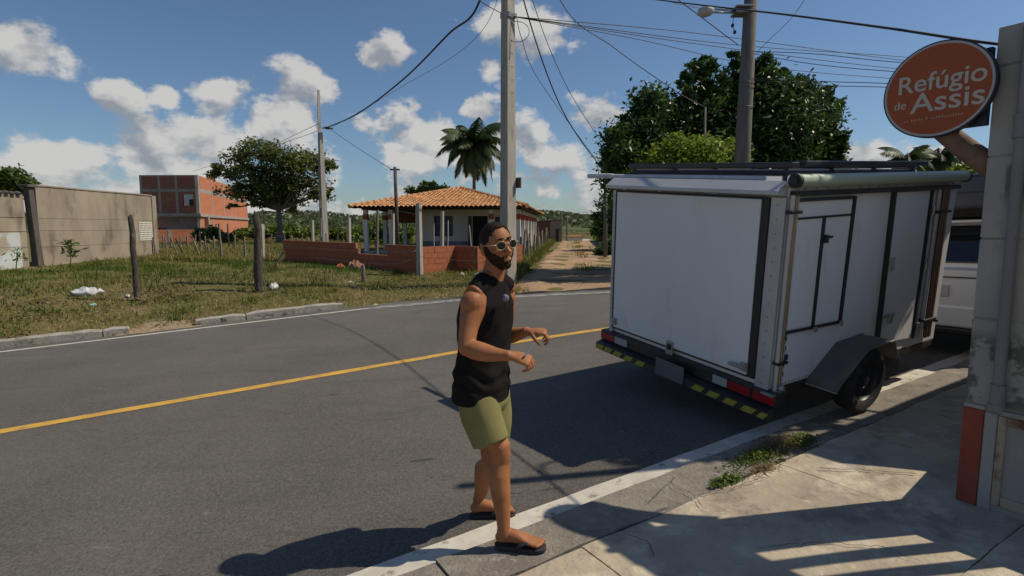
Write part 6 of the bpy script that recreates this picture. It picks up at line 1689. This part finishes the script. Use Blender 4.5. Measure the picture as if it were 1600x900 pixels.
def patch(fn, mask, off, nu, nv, name, m, parent, thick=.004):
    """closed shell over the part of the skull where mask(th, ph) > 0"""
    b = MB(); idx = {}
    g = [[(2 * PI * i / nu - PI, PI * (j + .5) / nv) for j in range(nv)] for i in range(nu)]
    inside = [[mask(*fn(*g[i][j]), g[i][j][0]) for j in range(nv)] for i in range(nu)]
    def vert(i, j, layer):
        k = (i % nu, j, layer)
        if k not in idx:
            th, ph = g[i % nu][j]; o_ = off(*fn(th, ph), th)
            idx[k] = len(b.v); b.v.append(tuple(hd(*fn(th, ph, o_ if layer else -.003))))
        return idx[k]
    cells = set((i, j) for i in range(nu) for j in range(nv - 1) if all(inside[a % nu][c] for a in (i, i + 1) for c in (j, j + 1)))
    for (i, j) in cells:
        q = [(i, j), (i + 1, j), (i + 1, j + 1), (i, j + 1)]
        b.f.append(tuple(vert(a, c, 1) for a, c in q)); b.f.append(tuple(vert(a, c, 0) for a, c in q[::-1]))
        for (da, db), (p, r) in (((0, -1), (q[0], q[1])), ((1, 0), (q[1], q[2])), ((0, 1), (q[2], q[3])), ((-1, 0), (q[3], q[0]))):
            nb = ((i + da) % nu, j + db)
            if nb not in cells: b.f.append((vert(*p, 1), vert(*p, 0), vert(*r, 0), vert(*r, 1)))
    return b.build(name, m, parent, smooth=True)
nu, nv = 40, 28; o = len(body.v)
for j in range(nv + 1):
    for i in range(nu): body.v.append(tuple(hd(*skull(2 * PI * i / nu, PI * max(.004, min(.996, j / nv))))))
for j in range(nv):
    for i in range(nu): body.f.append((o + j * nu + i, o + (j + 1) * nu + i, o + (j + 1) * nu + (i + 1) % nu, o + j * nu + (i + 1) % nu))
body.f.append(tuple(o + i for i in range(nu))); body.f.append(tuple(o + nv * nu + i for i in range(nu)))
RH = Matrix((SH, FH, UH)).transposed()
body.tube([hd(0, .086, .022), hd(0, .101, .000), hd(0, .117, -.024), hd(0, .108, -.038)], [.008, .0105, .0145, .009], 10)
for s in (-1, 1):
    body.ell(hd(s * .012, .104, -.032), (.009, .011, .008), RH)
    body.ell(hd(s * .026, .080, .034), (.026, .014, .009), RH)
    body.ell(hd(s * .043, .066, -.014), (.022, .020, .018), RH)
    body.ell(hd(s * .080, -.012, -.004), (.009, .021, .033), Matrix.Rotation(s * -.35, 3, UH) @ RH)
    body.ell(hd(s * .078, -.004, -.030), (.007, .010, .012), RH)
body.ell(hd(0, .097, -.059), (.023, .009, .0065), RH); body.ell(hd(0, .095, -.070), (.020, .009, .0065), RH)
body.ell(hd(0, .070, -.100), (.026, .018, .018), RH)
# neck with its forward lean
body.tube([nkb - Vector((0, 0, .04)), nkb + Vector((0, 0, .02)), hd(0, -.018, -.075), hd(0, -.012, -.02)], [(.075, .068), (.062, .060), (.056, .058), (.055, .06)], 18, side=SH)
body.tube([nkb + ST * .16 - Vector((0, 0, .03)), nkb + ST * .05 + Vector((0, 0, .035)), nkb - ST * .05 + Vector((0, 0, .035)), nkb - ST * .16 - Vector((0, 0, .03))], [.048, .05, .05, .048], 12)
# arms
def seg(p, q, rs, n=28, bow=(0, 0, 0)):
    p, q = Vector(p), Vector(q); k = len(rs); body.tube([p + (q - p) * (i / (k - 1)) + Vector(bow) * math.sin(PI * i / (k - 1)) for i in range(k)], rs, n)
seg(Rsh + ST * -.05 + Vector((0, 0, .025)), Rel, [.050, .062, .062, .054, .047, .044, .042], bow=(-.012, 0, 0)); body.ell(Rsh + Vector((0, 0, -.015)), (.062, .062, .068))
seg(Rel, Rwr, [.041, .047, .047, .042, .035, .028, .0255], bow=(0, 0, -.008)); body.ell(Rel, (.043, .043, .042))
seg(Lsh, Lel, [.055, .060, .056, .048, .043, .041]); body.ell(Lsh, (.06, .06, .065)); body.ell(Lel, (.042, .042, .042))
seg(Lel, Lwr, [.041, .045, .043, .037, .030, .026])
# hands: palm, four jointed fingers, thumb
def hand(b, wr, f, back, mirror, curls, thumb=(.35, .5), size=1.0, spread=.05):
    f = Vector(f).normalized(); back = Vector(back); back = (back - f * back.dot(f)).normalized()
    th = back.cross(f) if not mirror else f.cross(back)        # towards the thumb
    wr = Vector(wr); S = size
    P = lambda a, c, d: wr + (f * a + th * c + back * d) * S
    R = Matrix((f, th, back)).transposed()
    b.tube([P(-.01, 0, 0), P(.02, .002, 0), P(.05, .002, .004), P(.085, 0, .004), P(.098, -.001, .001)], [(.024 * S, .0195 * S), (.031 * S, .017 * S), (.040 * S, .0165 * S), (.041 * S, .0145 * S), (.036 * S, .009 * S)], 16, side=th)
    b.ell(P(.035, .026, -.008), (.03 * S, .014 * S, .014 * S), R)
    tips = []
    for k, (c, L_) in enumerate(((.029, .074), (.0095, .083), (-.0105, .077), (-.029, .062))):
        p = P(.090 - abs(k - 1) * .004, c, .002); cu_ = curls[k]; a = 0.0; pts = [p - f * .012 * S]; rr = [.0098 * S]
        pts.append(p); rr.append(.0096 * S)
        sp = th * ((.5 - k / 3) * spread)
        for sgm, (w, ang) in enumerate(((.46, cu_[0]), (.30, cu_[1]), (.24, cu_[2]))):
            a += math.radians(ang); d = (f * math.cos(a) - back * math.sin(a) + sp).normalized()
            for h in (.5, 1.0):
                p = p + d * (L_ * w * .5 * S); pts.append(p); rr.append((.0088 - .0012 * sgm - .0004 * h) * S)
        b.tube(pts, rr, 8); b.ell(pts[-1], (rr[-1],) * 3, None, 8, 6); tips.append(pts[-1])
    p0 = P(.022, .030, -.004); d = (f * .62 + th * .62 - back * thumb[0]).normalized(); p1 = p0 + d * .034 * S
    d2 = (f * .92 + th * .10 - back * thumb[1]).normalized(); p2 = p1 + d2 * .027 * S; p3 = p2 + (d2 - back * .15 - th * .15).normalized() * .016 * S
    b.tube([p0 - d * .01, p0, p1, p2, p3], [.013 * S, .0135 * S, .0112 * S, .0102 * S, .0075 * S], 9); b.ell(p3, (.0075 * S,) * 3, None, 8, 6)
    return tips, p3
rt_, rth = hand(body, Rwr + Vector((.004, 0, 0)), (.93, -.10, -.26), (.30, -.52, .80), False, [(40, 55, 30), (50, 60, 35), (55, 62, 35), (60, 60, 35)], (.45, .7))
lt_, lth = hand(body, Lwr + Vector((.004, 0, 0)), (.95, -.18, -.06), (.15, -.20, .97), True, [(45, 50, 30), (52, 55, 32), (55, 58, 35), (58, 60, 35)], (.55, .9))
# legs and feet
def leg(h, k, a, out):
    h, k, a = Vector(h), Vector(k), Vector(a)
    body.tube([h, h * .6 + k * .4, h * .25 + k * .75, k + Vector((0, 0, .03)), k, k - Vector((0, 0, .05)), k * .72 + a * .28 - FP * .014, k * .5 + a * .5 - FP * .008, k * .25 + a * .75, a + Vector((0, 0, .03)), a], [.088, .078, .063, .056, .054, .049, .058, .052, .039, .033, .036], 32)
    body.ell(k + FP * .014, (.040, .040, .046))
leg(Rhp, Rkn, Ran, 1); leg(Lhp, Lkn, Lan, -1)
def foot(ank, g, fdir, L_=.25, mirror=1):
    """foot over the ground point g (its middle); fdir heel to toe"""
    f = Vector(fdir); f.z = 0; f.normalize(); f = Vector((f.x, f.y, .0482 * f.x)).normalized(); s = Vector((f.y, -f.x, 0)).normalized() * mirror; up = s.cross(f) * mirror
    if up.z < 0: up = -up
    H = .028
    P = lambda a, c, d: g + f * (a * L_) + s * c + up * (d + H)
    body.tube([ank + Vector((0, 0, .02)), ank, P(-.34, 0, .045)], [(.034, .036), (.036, .038), (.030, .034)], 14, side=s)
    body.tube([P(-.47, 0, .022), P(-.40, 0, .030), P(-.25, .0, .045), P(-.02, .004, .036), P(.20, .006, .020), P(.33, .004, .014), P(.38, .004, .012)], [(.020, .018), (.030, .029), (.031, .040), (.037, .032), (.045, .018), (.043, .013), (.034, .009)], 16, side=s)
    for k, (c, l, r) in enumerate(((.031, .50, .0125), (.010, .49, .0092), (-.007, .47, .0088), (-.022, .44, .0082), (-.036, .40, .0078))):
        body.tube([P(.28, c * .9, .013), P(.40 if k else .38, c, .013), P(l, c, .0095)], [r * 1.05, r * 1.05, r * .8], 8); body.ell(P(l, c, .0095), (r * .8,) * 3, None, 8, 6)
    return P, f, s, up
FR = foot(Ran, rg_ + Vector((.012, .0, 0)), (.97, -.22, 0), .255, -1); FLT = foot(Lan, lg_ + Vector((.012, 0, 0)), (.99, .06, 0), .255, 1)
remesh('body', body, .0036, 7, M['skin'], man)

# hair and beard
def hair_mask(x, y, z, th):
    a = abs(th)
    line = .094 if a < .40 else (.096 if a < .62 else (.080 if a < .85 else (.060 if a < 1.10 else (.026 if a < 1.32 else (.002 if a < 1.75 else -.020 - .035 * min(1, (a - 1.75)))))))
    return z > line + .007 * mnoise.noise((x * 240, y * 240, z * 240))
patch(skull, hair_mask, lambda x, y, z, th: .0030 + .0040 * max(0, min(1, (z - .01) / .10)) + .0018 * mnoise.noise((x * 120, y * 120, z * 120)), 240, 180, 'hair', M['hair'], man)
def beard_mask(x, y, z, th):
    a = abs(th)
    if a > 1.62: return False
    upper = -.047 if a < .42 else (-.055 + .03 * (a - .42) / .5 if a < .95 else -.040 + .075 * min(1, (a - .95) / .45))
    if a < .30 and -.077 < z < -.054: return False
    low = -.118
    return low < z < upper + .006 * mnoise.noise((x * 260, y * 260, z * 260))
patch(skull, beard_mask, lambda x, y, z, th: .0045 + .002 * max(0, min(1, (-z - .06) / .05)) + .0018 * mnoise.noise((x * 150, y * 150, z * 150)), 260, 220, 'beard', M['beard'], man)
b = MB(); b.ell(hd(0, .074, -.094), (.030, .018, .018), RH); b.ell(hd(0, .062, -.107), (.030, .024, .012), RH); b.v = [tuple(Vector(v) + Vector((mnoise.noise((v[0] * 90, v[1] * 90, v[2] * 90)), mnoise.noise((v[0] * 90 + 9, v[1] * 90, v[2] * 90)), 0)) * .003) for v in b.v]
b.build('beard', M['beard'], man, smooth=True)
for s in (-1, 1):
    b = MB(); b.tube([hd(s * .010, .0965, .040), hd(s * .026, .0945, .0445), hd(s * .045, .080, .038)], [(.0045, .0035), (.005, .004), (.003, .003)], 8); b.build('eyebrow', M['hair'], man, smooth=True)
b = MB(); b.tube([hd(-.017, .1035, -.0635), hd(0, .1065, -.0655), hd(.017, .1035, -.0635)], [(.001, .0014), (.001, .0018), (.001, .0014)], 6); b.build('teeth', mat('teeth', (.5, .46, .4), rough=.4), man, smooth=True)
# sunglasses
M['frame'] = mat('clear_beige_frame', (.38, .29, .19), (.32, .24, .15), 20, .25)
M['lens'] = mat('dark_lens', (.012, .009, .008), rough=.08, spec=.7)
gb_ = MB(); lens = []
for s in (-1, 1):
    c0 = Vector((s * .035, .107, .010)); yaw = s * .22
    pts = []
    for k in range(29):
        t = 2 * PI * k / 28; ox, oz = .0245 * math.cos(t), .0205 * math.sin(t) * (1 if math.sin(t) > 0 else 1.08)
        pts.append(hd(c0.x + ox, c0.y - abs(c0.x + ox) * .18 + .004, c0.z + oz))
    gb_.tube(pts, .0025, 8, cap=False)
    lens.append([hd(c0.x + .0235 * math.cos(2 * PI * k / 24), c0.y - abs(c0.x + .0235 * math.cos(2 * PI * k / 24)) * .18 + .004, c0.z + .0200 * math.sin(2 * PI * k / 24)) for k in range(24)])
    gb_.tube([hd(s * .0605, .099, .014), hd(s * .076, .085, .016), hd(s * .083, .02, .014), hd(s * .084, -.012, .010)], [.0042, .0042, .003, .003], 6)
gb_.tube([hd(-.010, .1085, .016), hd(0, .112, .019), hd(.010, .1085, .016)], .003, 6)
gf = gb_.build('sunglasses', M['frame'], man, smooth=True)
for P_ in lens:
    b = MB(); b.prism(P_, FH * -.001, FH * .0012); b.build('lens', M['lens'], gf)

# sleeveless top
def fold_v(co):
    z = co[:, 2]; u = co[:, 0] * .8 + co[:, 1] * .6
    base = pel.z
    w = np.exp(-((z - (base + .07)) / .10) ** 2)
    f = .0060 * w * np.sin(z * 70 + np.sin(u * 21) * 2.4 + u * 25) + .0045 * np.sin(u * 48 + z * 16) * (.35 + .65 * w) + .0025 * np.sin(z * 40 - u * 34)
    f = f * np.clip((z - (base + .0)) / .06, .12, 1) * np.clip((nkb.z - .10 - z) / .10, .05, 1)
    return f.astype(np.float32)
hem = at(751, 621, 2.925)
v = MB()
v.tube([hem - Vector((0, 0, .004)), hem + Vector((0, 0, .004)), at(753, 590, 2.925), at(755, 560, 2.925), mid + Vector((0, 0, .01)), chs, upc + FT * .004, at(764, 454, 2.91), nkb + Vector((0, 0, .034))],
       [(.178, .132), (.186, .139), (.178, .136), (.172, .127), (.172, .123), (.184, .130), (.180, .118), (.150, .096), (.078, .072)], 32, side=ST)
v.tube([nkb + ST * .150 + Vector((0, 0, -.018)), nkb + ST * .07 + Vector((0, 0, .022)), nkb - ST * .07 + Vector((0, 0, .022)), nkb - ST * .150 + Vector((0, 0, -.018))], [(.048, .050), (.060, .054), (.060, .054), (.048, .050)], 16)
remesh('sleeveless_top', v, .0065, 5, M['vest'], man, fold_v)
# shorts
def fold_s(co):
    z = co[:, 2]; u = co[:, 0] * .8 - co[:, 1] * .6
    return (.004 * np.sin(u * 44 + z * 20) + .003 * np.sin(z * 33 + u * 60)).astype(np.float32)
sh_ = MB()
Rhm = at(768, 692, 2.80); Lhm = at(771, 688, 2.985)
sh_.tube([pel + Vector((0, 0, .03)), pel, pel - Vector((0, 0, .05)), pel - Vector((0, 0, .09))], [(.165, .118), (.172, .128), (.172, .130), (.15, .11)], 28, side=SP)
for h_, e_ in ((Rhp, Rhm), (Lhp, Lhm)):
    d_ = (e_ - h_)
    sh_.tube([h_ + Vector((0, 0, .02)), h_ + d_ * .35, h_ + d_ * .7, e_ - d_ * .01, e_], [(.092, .108), (.096, .112), (.096, .104), (.094, .100), (.090, .096)], 24, side=SP)
so_ = remesh('shorts', sh_, .006, 4, M['shorts'], man, fold_s)
# flip flops
def flop(fr, g, L_):
    P, f, s, up = fr
    prof = [(-.50, .0), (-.47, .022), (-.36, .034), (-.15, .034), (.08, .042), (.30, .050), (.43, .046), (.51, .028), (.535, .0), (.51, -.026), (.42, -.043), (.28, -.048), (.08, -.040), (-.15, -.034), (-.36, -.034), (-.47, -.022)]
    b = MB(); base = [g + f * (a * L_ * 1.04) + s * c for a, c in prof]
    b.prism(base, up * .002, up * .024)
    o = b.build('flip_flop', M['sole'], man, smooth=40, bevel=.004)
    b = MB(); q = lambda a, c, d: g + f * (a * L_) + s * c + up * (d + .026)
    top = q(.285, .018, .028)
    for c in (-1, 1): b.tube([q(.30, .020, .006), top, q(.16, c * .040, .030), q(.02, c * .046, .010), q(-.02, c * .044, -.004)], [(.006, .004), (.007, .004), (.011, .003), (.010, .003), (.008, .003)], 8, side=f)
    b.build('strap', M['sole'], o, smooth=True)
flop(FR, rg_ + Vector((.012, 0, 0)), .255); flop(FLT, lg_ + Vector((.012, 0, 0)), .255)

# held pen and clipped microphone are things of their own
p0 = rt_[0] * .5 + rth * .5
pen = MB(); a_, e_ = at(820, 556, 2.585), at(835, 537, 2.575)
pen.tube([a_, a_ + (e_ - a_) * .8, e_], [.0055, .0055, .002], 10); po = pen.build('pen', M['plastic_white'], None, smooth=40, base=tuple(a_)); tag(po, 'small white pen held in the man\'s right hand', 'pen')
mc = at(790, 466, 2.775)
mic = thing('lapel_microphone', 'small fluffy grey blue microphone clipped to the man\'s black top', 'microphone', tuple(mc))
b = MB(); b.ell(mc, (.017, .017, .019), None, 20, 14); b.v = [tuple(mc + (Vector(v_) - mc) * (1 + .18 * mnoise.noise(Vector(v_) * 160))) for v_ in b.v]; b.build('windshield', mat('fluffy_grey', (.20, .21, .26), (.12, .125, .16), 90, 1.0), mic, smooth=True)
b = MB(); b.box(mc + Vector((0, .004, -.028)), (.018, .016, .034)); b.build('clip', M['tr_black'], mic, bevel=.003)
